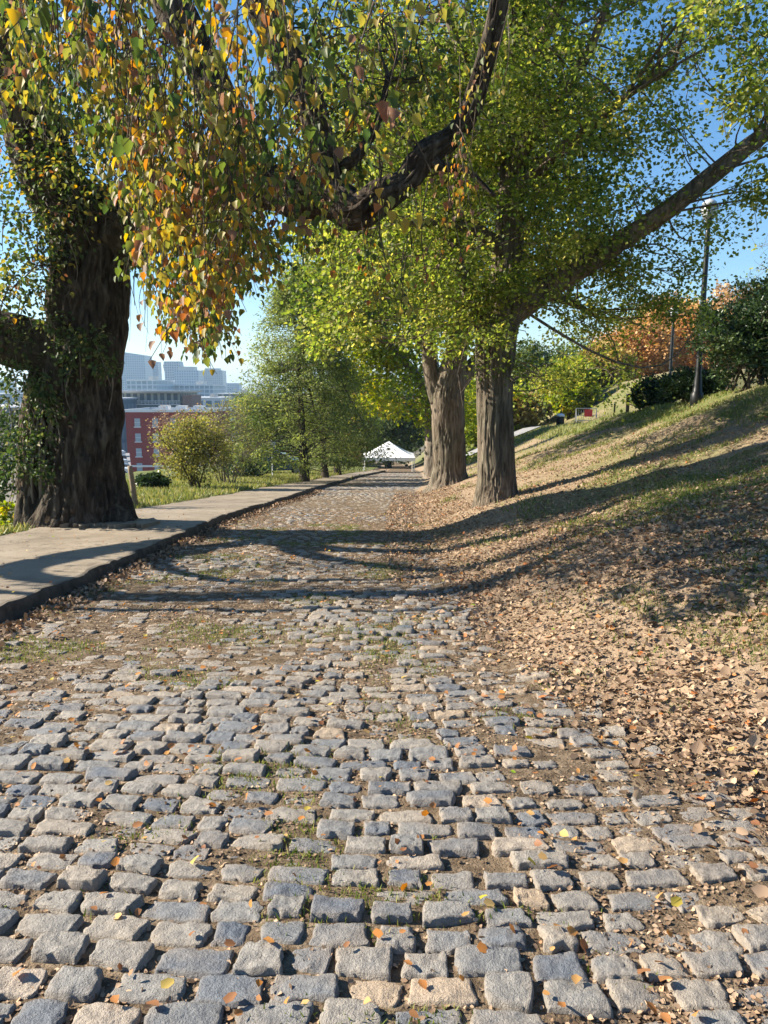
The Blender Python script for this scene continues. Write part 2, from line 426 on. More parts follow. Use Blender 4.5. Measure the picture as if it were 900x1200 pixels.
M = {}
M['ground'] = ground_mat(); M['stone'] = stone_mat(); M['concrete'] = concrete_mat()
M['bark_old'] = bark_mat('bark_old', (.018, .013, .010), (.055, .042, .032), (.13, .105, .085), 7, 1.7, 1.0)
M['bark_ginkgo'] = bark_mat('bark_ginkgo', (.055, .045, .035), (.145, .12, .095), (.25, .215, .175), 9, 1.2, .9)
M['bark_dark'] = bark_mat('bark_dark', (.03, .024, .018), (.07, .055, .042), (.12, .10, .08), 8, 1.5, .6)
M['bark_pale'] = bark_mat('bark_pale', (.11, .09, .075), (.19, .16, .14), (.28, .25, .22), 9, 2, .6)
M['leaf_old'] = leaf_mat('leaf_old', [(0, (.045, .075, .022)), (.30, (.10, .135, .03)), (.52, (.20, .20, .05)), (.68, (.32, .26, .06)), (.78, (.42, .28, .05)), (.85, (.38, .18, .05)), (.92, (.27, .11, .05)), (1, (.20, .12, .08))], .45)
M['leaf_ivy'] = leaf_mat('leaf_ivy', [(0, (.03, .055, .018)), (.6, (.07, .11, .028)), (.85, (.14, .16, .05)), (1, (.30, .24, .10))], .3)
M['leaf_ginkgo'] = leaf_mat('leaf_ginkgo', [(0, (.06, .10, .025)), (.35, (.13, .18, .035)), (.65, (.25, .29, .06)), (.88, (.38, .37, .09)), (1, (.5, .44, .12))], .52)
M['leaf_yellowgreen'] = leaf_mat('leaf_yellowgreen', [(0, (.12, .18, .02)), (.5, (.26, .31, .03)), (.85, (.45, .42, .04)), (1, (.55, .36, .05))], .45)
M['leaf_cypress'] = leaf_mat('leaf_cypress', [(0, (.06, .10, .03)), (.5, (.165, .20, .055)), (1, (.33, .34, .11))], .5)
M['leaf_gold'] = leaf_mat('leaf_gold', [(0, (.20, .15, .05)), (.5, (.36, .26, .07)), (1, (.46, .38, .11))], .35)
M['leaf_straw'] = leaf_mat('leaf_straw', [(0, (.13, .14, .04)), (.5, (.26, .245, .065)), (1, (.42, .38, .10))], .35)
M['leaf_orange'] = leaf_mat('leaf_orange', [(0, (.30, .15, .06)), (.5, (.48, .27, .10)), (1, (.56, .40, .18))], .35)
M['leaf_russet'] = leaf_mat('leaf_russet', [(0, (.24, .14, .08)), (.5, (.42, .26, .13)), (1, (.52, .38, .22))], .35)
M['leaf_dark'] = leaf_mat('leaf_dark', [(0, (.018, .038, .015)), (.7, (.045, .075, .025)), (1, (.10, .14, .045))], .2, rough=.35)
M['leaf_mid'] = leaf_mat('leaf_mid', [(0, (.045, .075, .022)), (.6, (.09, .13, .035)), (1, (.20, .21, .06))], .35)
M['litter'] = leaf_mat('litter', [(0, (.07, .045, .028)), (.25, (.17, .11, .065)), (.55, (.32, .215, .138)), (.8, (.42, .31, .205)), (.93, (.48, .31, .18)), (1, (.46, .16, .05))], .12, rough=.7, boost=1.0)
M['fallen'] = leaf_mat('fallen', [(0, (.22, .10, .05)), (.35, (.42, .20, .08)), (.6, (.55, .22, .05)), (.85, (.50, .34, .14)), (.97, (.55, .45, .05)), (1, (.25, .38, .03))], .3, rough=.6, boost=1.1)
M['grass'] = leaf_mat('grass', [(0, (.07, .11, .02)), (.5, (.14, .18, .04)), (.8, (.27, .26, .08)), (1, (.42, .34, .17))], .35)
M['lawn'] = leaf_mat('lawn', [(0, (.10, .135, .035)), (.5, (.19, .21, .055)), (1, (.34, .29, .12))], .35)
M['kerb'] = plain('kerb_edge', (.075, .06, .045), .95, 0, .5, 9, .6)  # dark dirt colour, with the kerb face's shade put into it as well
M['black_metal'] = plain('black_metal', (.012, .013, .014), .4, .3)
M['white_cloth'] = plain('white_cloth', (.80, .80, .80), .8, 0, .03)
M['white'] = plain('white_paint', (.75, .75, .74), .5, 0, .05)
M['wood'] = plain('weathered_wood', (.24, .18, .12), .9, 0, .3, 12, .5)
M['glass_dark'] = plain('window_glass', (.05, .06, .07), .1, 0, .1)
M['glass_lit'] = plain('window_glass_pale', (.35, .42, .48), .12, 0, .15)
M['lamp_glass'] = plain('lamp_glass', (.42, .44, .46), .25, 0, .04)
M['red_brick'] = plain('red_brick', (.26, .028, .022), .85, 0, .12, 1.5)
M['steel'] = plain('steel', (.35, .35, .35), .45, .6)
M['red_sign'] = plain('red_sign', (.55, .03, .03), .6)
M['tyre'] = plain('tyre', (.02, .02, .02), .9)
M['asphalt'] = plain('asphalt', (.20, .20, .205), .9, 0, .15, 8, .2)

# ------------------------------------------------------------------ ground sheet
def axis(dense0, dense1, step, lo, hi, grow=1.13):
    a = list(np.arange(dense0, dense1, step)); s = step; v = a[-1]
    while v < hi: s *= grow; v += s; a.append(min(v, hi))
    s = step; v = a[0]; b = []
    while v > lo: s *= grow; v -= s; b.append(max(v, lo))
    return np.array(b[::-1]+a)
gx = axis(-7, 7, .10, -5200, 5200, 1.14); gy = axis(1.2, 16, .10, -60, 6200, 1.045)
GX, GY = np.meshgrid(gx, gy); GZ = ground(GX, GY)
nx, ny = len(gx), len(gy)
i = np.arange(ny-1)[:, None]; j = np.arange(nx-1)[None, :]
gf = np.stack([i*nx+j, i*nx+j+1, (i+1)*nx+j+1, (i+1)*nx+j], -1).reshape(-1, 4)
dR = GX-edge_x(GY); dL = walk_x(GY)-GX
def grass_field(x, y):
    dR = x-edge_x(y); dL = walk_x(y)-x
    hl = (y > 45) & (dR > 9)
    g = np.where(dR > 0, sstep((dR-1.0)/2.0)*.7, 0)
    g = np.where((dR > 0) & (y > 10) & (y < 42) & (dR < 6), g*.38, g)      # worn earth below the ginkgo
    g = np.where(y > 44, np.maximum(g, .9*sstep((dR-.5)/1.5)), g)
    g = np.where(dL > 0, .95, g)
    g = np.where(hl, .52, g)
    g = g+.25*fbm(x*.6, y*.6, oct=3, seed=21)*(g > .02)
    return np.clip(g, 0, 1)
GG = grass_field(GX, GY)
RD = ((GX > kerb_x(GY)) & (dR < .1)).astype(float)
FAR = sstep((GY-90)/60)+sstep((dL-14)/20); FAR = np.clip(FAR, 0, 1)
go = mesh_obj('ground', np.stack([GX, GY, GZ], -1), gf, M['ground'], None, True, None, {'grass': GG.ravel(), 'far': FAR.ravel(), 'road': RD.ravel()})
tag(go, kind='structure')

# ------------------------------------------------------------------ cobblestones
def cobbles():
    rows = []; y = 1.25
    stones = []  # cx, cy, halfx, halfy, rot, tint, h, lod
    while y < 62:
        h = RNG.uniform(.095, .128)
        if y > 26: h *= 1.25
        gap = RNG.uniform(.006, .018)
        xa = float(kerb_x(y))+.05-RNG.uniform(0, .15); xb = float(edge_x(y))+(1.7 if y < 9 else .9)
        x = xa
        while x < xb:
            w = RNG.uniform(.125, .24) if y < 26 else RNG.uniform(.2, .34)
            if RNG.random() < .08: w = RNG.uniform(.10, .14)
            stones.append((x+w/2, y+h/2, w/2, h/2)); x += w+RNG.uniform(.008, .026)
        y += h+gap
    S = np.array(stones); n = len(S)
    cx, cy, a, b = S.T
    wav = .10*fbm(cx*.5, cy*.35, oct=2, seed=3); slope = (.10*fbm((cx+.1)*.5, cy*.35, oct=2, seed=3)-wav)/.1
    cy = cy+wav-.05*np.clip(cx, 0, 3)+RNG.normal(0, .007, n); cx = cx+RNG.normal(0, .006, n)
    rot = slope-.03+RNG.normal(0, .032, n)
    a = a*RNG.uniform(.93, 1.0, n); b = b*RNG.uniform(.88, 1.03, n)
    bury = .5+.5*fbm(cx*.55, cy*.45, oct=3, seed=12)      # 0 proud .. 1 buried
    bury = np.clip(bury+.55*sstep((cy-3.2)/1.8)-.10+.25*((cx < -.2) & (cy < 3))*(fbm(cx*1.3, cy*1.3, oct=2, seed=13) > -.1), 0, 1.15)
    bury = np.clip(bury+1.0*sstep((cx-edge_x(cy))/.4), 0, 1.9)
    top = .025-.023*bury+RNG.normal(0, .0065, n)
    sunk = RNG.random(n) < .05; top[sunk] -= .022
    tint = np.clip(.38+.20*RNG.normal(0, 1, n)+.14*fbm(cx*.4, cy*.4, oct=2, seed=40), 0, .86)
    warm = RNG.random(n) < .05; tint[warm] = RNG.uniform(.86, 1, warm.sum())
    blue = RNG.random(n) < .12; tint[blue] = RNG.uniform(0, .2, blue.sum())
    Vall = []; Fall = []; tA = []; dA = []; base = 0
    for lo, hi, ku, kv in ((0, 5.2, 17, 13), (5.2, 10, 9, 7), (10, 70, 5, 4)):
        sel = (cy >= lo) & (cy < hi)
        m = sel.sum()
        if not m: continue
        us = np.sin(np.linspace(-1, 1, ku)*PI/2)*.55+np.linspace(-1, 1, ku)*.45
        vs = np.sin(np.linspace(-1, 1, kv)*PI/2)*.55+np.linspace(-1, 1, kv)*.45
        U, Vv = np.meshgrid(us, vs); U = U.ravel()[None]; Vv = Vv.ravel()[None]
        A = a[sel][:, None]; B = b[sel][:, None]; X0 = cx[sel][:, None]; Y0 = cy[sel][:, None]
        sd = RNG.uniform(0, 100, m)[:, None]
        # superellipse outline plus ragged edge
        k = np.maximum(np.abs(U), np.abs(Vv)); 
        rnd = 1-.045*(U*U*Vv*Vv)
        ox = U*A*rnd*(1+.07*Vv*RNG.normal(0, 1, (m, 1))); oy = Vv*B*rnd*(1+.09*U*RNG.normal(0, 1, (m, 1)))
        ox = ox+.0075*k*fbm(U*1.7+sd, Vv*1.7, oct=2, seed=1); oy = oy+.0075*k*fbm(U*1.7, Vv*1.7+sd, oct=2, seed=2)
        dist_e = np.minimum((1-np.abs(U))*A, (1-np.abs(Vv))*B)
        rr = RNG.uniform(.006, .016, (m, 1))
        q = np.clip(dist_e/rr, 0, 1)
        rr = rr*np.where(bury[sel][:, None] > .8, .6, 1); edge = -rr*(1-np.sqrt(np.clip(1-(1-q)**2, 0, 1)))-.030*(k > .999)
        tx = RNG.normal(0, .04, (m, 1)); ty = RNG.normal(0, .05, (m, 1))
        zz = edge+.0035*fbm(U*1.6+sd, Vv*1.3+sd, oct=3, seed=4)+.0045*fbm(U*4+sd, Vv*3, oct=2, seed=8)*(ku > 8)+tx*ox+ty*oy-.004*(U**2+Vv**2)*RNG.uniform(.0, 1.4, (m, 1))
        c, s_ = np.cos(rot[sel])[:, None], np.sin(rot[sel])[:, None]
        X = X0+ox*c-oy*s_; Y = Y0+ox*s_+oy*c
        G = ground(X0, Y0, True)+(drop(Y0)-drop(Y))+np.where(X0 > edge_x(Y0), (X-X0)*.27, 0)
        Z = G+top[sel][:, None]+zz
        V3 = np.stack([X, Y, Z], -1).reshape(-1, 3)
        ii = np.arange(kv-1)[:, None]; jj = np.arange(ku-1)[None]
        fq = np.stack([ii*ku+jj, ii*ku+jj+1, (ii+1)*ku+jj+1, (ii+1)*ku+jj], -1).reshape(-1, 4)
        Fs = (fq[None]+(np.arange(m)*ku*kv)[:, None, None]).reshape(-1, 4)+base
        Vall.append(V3); Fall.append(Fs); base += len(V3)
        tA.append(np.repeat(tint[sel], ku*kv))
        dA.append((bury[sel][:, None]*.55*np.ones_like(U)+.45*(k**4)*np.ones((m, 1))-.04).ravel())
    o = mesh_obj('cobblestone_road', np.concatenate(Vall), np.concatenate(Fall), M['stone'], None, True, None, {'tint': np.concatenate(tA), 'dirt': np.concatenate(dA)})
    tag(o, kind='structure')
cobbles()

# ------------------------------------------------------------------ sidewalk slab with worn kerb edge
def sidewalk():
    ys = np.concatenate([np.arange(-6, 22, .09), np.arange(22, 66, .3)])
    prof_n = 14
    V = []
    for y in ys:
        xk = float(kerb_x(y)); xl = float(walk_x(y))
        wob = .05*float(fbm(y*1.3, 3.3, oct=3, seed=61))+.035*float(vnoise(y*6, 1, seed=62)); wl = .10*float(fbm(y*.9, 9.3, oct=3, seed=63))
        joint = -.022 if (y % 1.5) < .08 else 0
        b = -float(drop(y))
        tilt = .018*float(vnoise(math.floor(y/1.5)*7.1, 2.2, seed=65))
        zt = b+KH+joint+tilt
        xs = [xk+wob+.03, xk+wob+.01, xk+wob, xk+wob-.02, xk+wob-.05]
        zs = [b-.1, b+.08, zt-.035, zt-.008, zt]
        inner = np.linspace(xk+wob-.12, xl+wl+.05, prof_n-6)
        xs += list(inner)+[xl+wl]; zs += [zt+.006*float(vnoise(xx*2, y*2, seed=66)) for xx in inner]+[b-.1]
        V.append(np.stack([xs, np.full(len(xs), y), zs], -1))
    k = V[0].shape[0]; V = np.concatenate(V); n = len(ys)
    i = np.arange(n-1)[:, None]; j = np.arange(k-1)[None]
    Fq = np.stack([i*k+j, (i+1)*k+j, (i+1)*k+j+1, i*k+j+1], -1).reshape(-1, 4)
    tag(mesh_obj('sidewalk', V, Fq[np.arange(len(Fq)) % (k-1) >= 3], M['concrete'], None, False), kind='structure')
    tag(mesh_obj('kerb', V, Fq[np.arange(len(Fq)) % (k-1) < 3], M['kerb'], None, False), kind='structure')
sidewalk()
# broken slab lifted by the roots
def lifted_slab():
    a = at(108, 628, 11.9); b = at(200, 628, 11.9)
    m = MB(); n = 26; V = []
    x0, x1 = -5.35, -3.95
    for r in range(2):
        for s in range(n):
            x = x0+(x1-x0)*s/(n-1)
            y = (12.25 if r == 0 else 13.2)+.10*math.sin(s*.7)+.08*RNG.normal()
            V.append([x, y, 0])
    V = np.array(V); zt = -drop(V[:, 1])+KH+.075+.01*RNG.normal(size=len(V)); zb = zt-.16
    T = V.copy(); T[:, 2] = zt; Bm = V.copy(); Bm[:, 2] = zb
    Fs = []
    for s in range(n-1):
        Fs += [[s, s+1, n+s+1, n+s], [2*n+s, 2*n+s+1, s+1, s], [n+s, n+s+1, 3*n+s+1, 3*n+s]]
    Fs += [[0, n, 3*n, 2*n], [n-1, 2*n-1+0, 4*n-1, 3*n-1]]
    tag(mesh_obj('lifted_slab', np.vstack([T, Bm]), Fs, M['concrete']), kind='structure')
lifted_slab()

# ------------------------------------------------------------------ grass + litter + fallen leaves
def scatter_leaves():
    # litter on the bank
    n = 280000
    y = 1.6+(RNG.random(n)**1.6)*24; x = edge_x(y)-.55+RNG.random(n)*7.5
    d = x-edge_x(y)
    px = x/np.maximum(y, .1)
    cov = .5+.5*fbm(x*.8, y*.8, oct=3, seed=71)
    p = np.clip((1.35-.23*np.clip(d-1.6, 0, 3.5))*(.42+1.3*np.clip(cov-.2, 0, 1)), 0, 1)
    p = np.where(d < .1, p*np.exp(-np.abs(d-.1)*5.5)*.6, p)
    p = np.where(y > 8, p*(.22+.78*np.exp(-(y-8)/2.5)), p)
    p = np.where((y > 8) & (d < 1.2), np.maximum(p, .5), p)
    k = (RNG.random(n) < p) & (px < .62)
    x, y, d = x[k], y[k], d[k]; n = len(x)
    z = ground(x, y)+np.abs(RNG.normal(.012, .012, n))
    D = RNG.normal(size=(n, 3)); D[:, 2] *= .35
    N = np.stack([RNG.normal(0, .45, n), RNG.normal(0, .45, n), np.ones(n)*RNG.choice([1, 1, 1, -1], n)], -1)
    S = (.014+.04*RNG.random(n)**1.5)*np.where(RNG.random(n) < .12, 1.4, 1)
    tint = np.clip(RNG.beta(2.2, 2.0, n)+.1*fbm(x, y, oct=2, seed=72), 0, .95); tint[RNG.random(n) < .02] = 1
    tag(leaf_obj('leaf_litter', np.stack([x, y, z], -1), D, N, S, CURL, M['litter'], None, tint), kind='stuff')
    # debris between the stones
    n = 130000
    y = 1.7+(RNG.random(n)**1.9)*16; x = kerb_x(y)+.05+RNG.random(n)*(edge_x(y)+.6-kerb_x(y))
    c = .5+.5*fbm(x*1.1, y*1.1, oct=3, seed=77)
    k = RNG.random(n) < np.clip(c*1.1, .12, 1); x, y = x[k], y[k]; n = len(x)
    z = ground(x, y)+.004
    D = RNG.normal(size=(n, 3)); D[:, 2] *= .3
    N = np.stack([RNG.normal(0, .4, n), RNG.normal(0, .4, n), np.ones(n)], -1)
    S = RNG.uniform(.008, .024, n)
    tag(leaf_obj('leaf_crumbs', np.stack([x, y, z], -1), D, N, S, CURL, M['litter'], None, RNG.beta(2, 2.2, n)), kind='stuff')
    # scattered fresh fallen leaves on the stones and the pavement
    n = 1500
    y = 1.8+(RNG.random(n)**1.6)*15; x = kerb_x(y)+.08+RNG.random(n)*(edge_x(y)+.8-kerb_x(y))
    left = RNG.random(n) < .2; x = np.where(left, kerb_x(y)-RNG.random(n)*2.5, x)
    z = np.where(left, -drop(y)+KH+.03, ground(x, y)+.034)
    D = RNG.normal(size=(n, 3)); D[:, 2] *= .25
    N = np.stack([RNG.normal(0, .35, n), RNG.normal(0, .35, n), np.ones(n)], -1)
    S = RNG.uniform(.02, .048, n); tint = RNG.random(n)**1.1*.97; tint[RNG.random(n) < .01] = 1
    tag(leaf_obj('fallen_leaves', np.stack([x, y, z], -1), D, N, S, CURL, M['fallen'], None, tint), kind='stuff')
    # leaves gathered along the kerb
    n = 5000; y = 5+RNG.random(n)**1.3*22; x = kerb_x(y)+.06+np.abs(RNG.normal(0, .16, n)); z = ground(x, y)+.03*RNG.random(n)
    D = RNG.normal(size=(n, 3)); N = np.stack([RNG.normal(0, .5, n), RNG.normal(0, .5, n), np.ones(n)], -1)
    tag(leaf_obj('kerb_leaves', np.stack([x, y, z], -1), D, N, RNG.uniform(.03, .065, n), CURL, M['litter'], None, RNG.beta(1.6, 2.6, n)), kind='stuff')
scatter_leaves()

def grass(name, x, y, z, h, mat, tint=None):
    n = len(x)
    D = np.stack([RNG.normal(0, .5, n), RNG.normal(0, .5, n), np.ones(n)], -1)
    N = np.stack([RNG.normal(0, 1, n), RNG.normal(0, 1, n), np.zeros(n)], -1)
    o = leaf_obj(name, np.stack([x, y, z-.005], -1), D, N, h, BLADE, mat, None, tint)
    tag(o, kind='stuff')
def grasses():
    # bank
    n = 150000
    y = 2+(RNG.random(n)**1.3)*26; x = edge_x(y)+.6+RNG.random(n)*11; px = x/y
    g = grass_field(x, y); c = fbm(x*1.3, y*1.3, oct=3, seed=81)
    k = (RNG.random(n) < np.clip((g-.22+c*.7+.22*((y < 9.5) & (x > edge_x(y)+1.6)))*1.5, 0, 1)) & (px < .64); x, y = x[k], y[k]
    grass('bank_grass', x, y, ground(x, y), RNG.uniform(.03, .07, len(x))*(1+.03*y), M['grass'])
    n = 130000
    y = 3.4+RNG.random(n)*7; x = edge_x(y)+1.0+RNG.random(n)*5; c = fbm(x*1.1, y*1.1, oct=3, seed=82); k = (RNG.random(n) < np.clip(c*1.4+.25, 0, 1)) & (x/y < .62); x, y = x[k], y[k]
    grass('short_grass', x, y, ground(x, y), RNG.uniform(.02, .045, len(x)), M['grass'])
    # tufts between stones
    n = 200000
    y = 1.7+(RNG.random(n)**1.5)*13; x = kerb_x(y)+.05+RNG.random(n)*(edge_x(y)+.6-kerb_x(y))
    c = fbm(x*1.5, y*1.5, oct=3, seed=85)+.35*np.exp(-((y-6.7)/1.6)**2)*(x < .2)+.3*((y < 2.9) & (np.abs(x+1) < 1.2))-.05*(x > 0)
    k = RNG.random(n) < np.clip((c-.30)*1.6, 0, 1); x, y = x[k], y[k]
    grass('joint_grass', x, y, ground(x, y), RNG.uniform(.015, .04, len(x)), M['grass'], np.clip(RNG.random(len(x))*.9, 0, 1))
    # left verge lawn
    n = 60000
    y = 11+RNG.random(n)**1.2*45; x = walk_x(y)-RNG.random(n)*7
    k = (x/y > -.6); x, y = x[k], y[k]
    grass('verge_grass', x, y, ground(x, y), RNG.uniform(.06, .13, len(x))*(1+.02*y), M['lawn'])
    # far lawn round the tent and under tree two
    n = 30000
    y = 28+RNG.random(n)*50; x = edge_x(y)+.4+RNG.random(n)*14
    k = RNG.random(n) < np.clip((grass_field(x, y)-.25)*2, 0, 1); x, y = x[k], y[k]
    k = np.abs(y-np.interp(x, [4, 9, 14, 19], [57, 52, 49, 47])) > 3.3; x, y = x[k], y[k]
    grass('far_grass', x, y, ground(x, y), RNG.uniform(.08, .2, len(x)), M['lawn'])
grasses()

# ------------------------------------------------------------------ trees
def pxpath(pts):
    """pts: (px, py, Y, rpx) -> P, R"""
    P = np.array([at(a, b, Y) for a, b, Y, r in pts]); R = np.array([r*mpp(a, b, Y) for a, b, Y, r in pts])
    return P, R
def limb(name, P, R, mat, parent, seg=24, step=.12, rough=.10, ridge=None, seed=0):
    P2, R2 = resample(P, R, step)
    V, Fs = tube_geo(P2, R2, seg, True, rough, ridge, seed)
    return mesh_obj(name, V, Fs, mat, parent, True), P2

def clump_leaves(cent, rad, per, size, flat=.7, droop=.3):
    """leaves gathered round the centres (n,3) with radius rad"""
    n = len(cent); N = n*per
    C = np.repeat(cent, per, 0); rr = np.repeat(rad, per)
    off = RNG.normal(size=(N, 3))*.52; off[:, 2] *= flat
    P = C+off*rr[:, None]
    D = unit(off)+RNG.normal(size=(N, 3))*.5; D[:, 2] -= droop
    Nn = RNG.normal(size=(N, 3)); Nn[:, 2] = np.abs(Nn[:, 2])+.6
    S = size*RNG.uniform(.65, 1.25, N)
    return P, D, Nn, S
def twig(mb, a, b, r0, r1, bend=.12, seg=5, n=6):
    a = np.asarray(a, float); b = np.asarray(b, float); L = np.linalg.norm(b-a)
    t = np.linspace(0, 1, n)[:, None]
    w = RNG.normal(size=3)*bend*L
    P = a+(b-a)*t+np.sin(t*PI)*w
    P[:, 2] += (np.sin(t[:, 0]*PI)*L*.06)
    mb.tube(P, np.linspace(r0, r1, n), seg, False)
def crown_build(root, skel, cents, rads, per, size, mat, bark, tmpl=KITE, flat=.7, droop=.3, tint=None, r0=.03, name='crown', sub=2, lowcol=None, width=1.0):
    """branches from the skeleton to each clump, leaves round each clump"""
    skel = np.asarray(skel); mb = MB()
    for c, r in zip(cents, rads):
        dd = np.linalg.norm((skel-c)*np.array([1, 1, 1.0])+np.array([0, 0, 0]), axis=1)+np.where(skel[:, 2] > c[2]+.2, 1.5, 0)
        s = skel[int(np.argmin(dd))]
        L = np.linalg.norm(c-s)
        twig(mb, s, c, min(r0*(.5+.25*L), r0*2), .006, n=max(4, int(L*2)+3))
        for q in range(sub):
            e = c+RNG.normal(size=3)*r*.7; twig(mb, s+(c-s)*RNG.uniform(.5, .95), e, r0*.4, .004, n=4, seg=4)
    mb.build('branches', bark, root, True)
    P, D, N, S = clump_leaves(np.asarray(cents), np.asarray(rads), per, size, flat, droop)
    # per-clump hue offset so that the crown has light and dark sprays
    ct = np.repeat(RNG.normal(0, .13, len(cents)), per)
    tt = np.clip((RNG.beta(2, 2.4, len(P)) if tint is None else tint(P))+ct, 0, 1)
    leaf_obj(name, P, D, N, S, tmpl, mat, root, tt, width)
def ellipsoid_pts(c, r, n, shell=.45):
    v = unit(RNG.normal(size=(n, 3))); q = RNG.random(n)**shell
    return np.array(c)+v*q[:, None]*np.array(r)

# ---- old broad tree on the left ----
old = thing('old_tree', 'huge dark multi-stemmed old tree on the left with hanging yellow, orange and green leaves', 'tree', hit(98, 622))
oldbase = hit(98, 622); Y0 = float(oldbase[1]); print('old tree Y', Y0)
s = Y0/13.0
P, R = pxpath([(98, 652, Y0, 78), (98, 628, Y0, 66), (100, 600, Y0, 53), (101, 560, Y0, 45), (101, 500, Y0, 40), (100, 430, Y0, 41), (102, 370, Y0, 42), (108, 310, Y0, 41), (116, 268, Y0, 43), (122, 240, Y0, 38), (126, 222, Y0, 20)])
_, tr = limb('trunk', P, R, M['bark_old'], old, 150, .05, .16, (.06, 34, 1.1), 3)
skel_old = [tr]
# buttress roots
for (a, b) in (((60, 600), (20, 636)), ((135, 600), (168, 622)), ((110, 605), (128, 636)), ((75, 600), (62, 640))):
    A = at(a[0], a[1], Y0-.25); B = at(b[0], b[1], Y0-.5); B[2] = gz(B[0], B[1])-.03+KH*0
    _, _q = limb('root', [A+np.array([0, .2, .35]), A, (A+B)/2+np.array([0, 0, -.04]), B], [.12, .2, .17, .07], M['bark_old'], old, 20, .06, .2, (.03, 14, 1.5), int(a[0]))
for nm, pts, seed in (
    ('stem', [(40, 650, Y0-.2, 36), (39, 626, Y0-.2, 28), (39, 590, Y0-.15, 20), (41, 540, Y0-.1, 18), (46, 480, Y0, 20), (60, 430, Y0+.05, 24), (80, 385, Y0, 22)], 4),
    ('limb', [(112, 300, Y0, 34), (84, 250, Y0-.1, 34), (55, 195, Y0-.3, 32), (34, 130, Y0-.5, 30), (14, 60, Y0-.8, 28), (-12, -20, Y0-1.1, 24), (-40, -160, Y0-1.5, 16)], 5),
    ('limb', [(120, 290, Y0, 30), (160, 262, Y0-.5, 24), (215, 240, Y0-1.3, 24), (270, 226, Y0-2.1, 25), (320, 222, Y0-2.8, 24), (350, 236, Y0-3.1, 21), (385, 234, Y0-3.3, 23), (420, 250, Y0-3.6, 19), (446, 232, Y0-3.7, 18), (476, 214, Y0-3.7, 13), (500, 182, Y0-3.7, 14), (532, 160, Y0-3.7, 11), (552, 128, Y0-3.8, 12), (566, 80, Y0-3.9, 10), (583, 10, Y0-4, 10), (592, -80, Y0-4, 8)], 6),
    ('limb', [(318, 228, Y0-2.8, 22), (286, 185, Y0-2.8, 20), (256, 120, Y0-2.8, 20), (226, 55, Y0-2.8, 20), (196, -5, Y0-2.7, 20), (160, -90, Y0-2.5, 14)], 7),
    ('limb', [(392, 246, Y0-3.4, 14), (378, 170, Y0-3.4, 15), (358, 110, Y0-3.4, 17), (330, 50, Y0-3.4, 19), (305, 0, Y0-3.3, 19), (280, -80, Y0-3.2, 14)], 8),
    ('limb', [(350, 232, Y0-3.1, 11), (372, 205, Y0-3.3, 8), (410, 190, Y0-3.4, 6), (440, 150, Y0-3.4, 4), (455, 90, Y0-3.4, 2)], 18),
    ('limb', [(500, 182, Y0-3.7, 8), (520, 196, Y0-3.8, 5), (548, 200, Y0-3.9, 3), (580, 230, Y0-4, 1.5)], 19),
    ('limb', [(90, 420, Y0, 30), (55, 408, Y0-.1, 30), (20, 402, Y0-.2, 30), (-30, 385, Y0-.4, 27), (-110, 330, Y0-.5, 20)], 9),
    ('limb', [(-110, 330, Y0-.5, 14), (-190, 290, Y0-1.6, 10), (-260, 200, Y0-2.8, 9), (-290, 90, Y0-3.4, 9), (-300, -60, Y0-3.6, 8), (-290, -300, Y0-3.7, 5)], 12),  # unseen limb, added to throw a shadow band across the road
    ('limb', [(-110, 330, Y0-.5, 18), (-250, 250, Y0-.6, 17), (-330, 150, Y0-1.0, 16), (-360, 0, Y0-1.2, 15), (-380, -200, Y0-1.3, 10)], 13),  # another unseen limb, added for its shadow on the road
    ('limb', [(135, 300, Y0, 20), (160, 285, Y0-.2, 12), (183, 272, Y0-.4, 7)], 10)):
    P, R = pxpath(pts)
    if nm == 'stem': P[0][2] = gz(P[0][0], P[0][1])-.1
    _, q = limb(nm, P, R, M['bark_old'], old, 64 if R.max() > .15 else 28, .06, .2, (min(.034, R.max()*.16), 20, 1.8), seed)
    if nm == 'limb': skel_old.append(q)
for P, R, sd in (([(-7.6, 12.8, 3.0), (-8.8, 11.4, 3.0), (-9.5, 9.2, 3.0), (-9.6, 8.5, 3.8), (-9.65, 8.9, 5.2), (-9.7, 9.2, 6.6), (-9.9, 9.6, 9)], [.2, .19, .18, .19, .18, .15, .06], 14),  # out-of-view upright limbs, added and shaped to cast shadow bands on the road
                 ([(-8.4, 11.8, 3.0), (-8.9, 10.4, 3.2), (-8.9, 9.4, 4.0), (-8.8, 9.8, 5.4), (-8.9, 10.4, 7.4)], [.12, .10, .08, .07, .02], 15),
                 ([(-9.3, 9.8, 3.0), (-9.7, 8.4, 3.1), (-10.0, 7.9, 3.9), (-10.0, 8.2, 5.3), (-9.9, 8.5, 7)], [.1, .08, .07, .06, .02], 16)):
    _, q = limb('limb', P, R, M['bark_old'], old, 20, .1, .12, None, sd); skel_old.append(q)
skel_old = np.concatenate(skel_old)
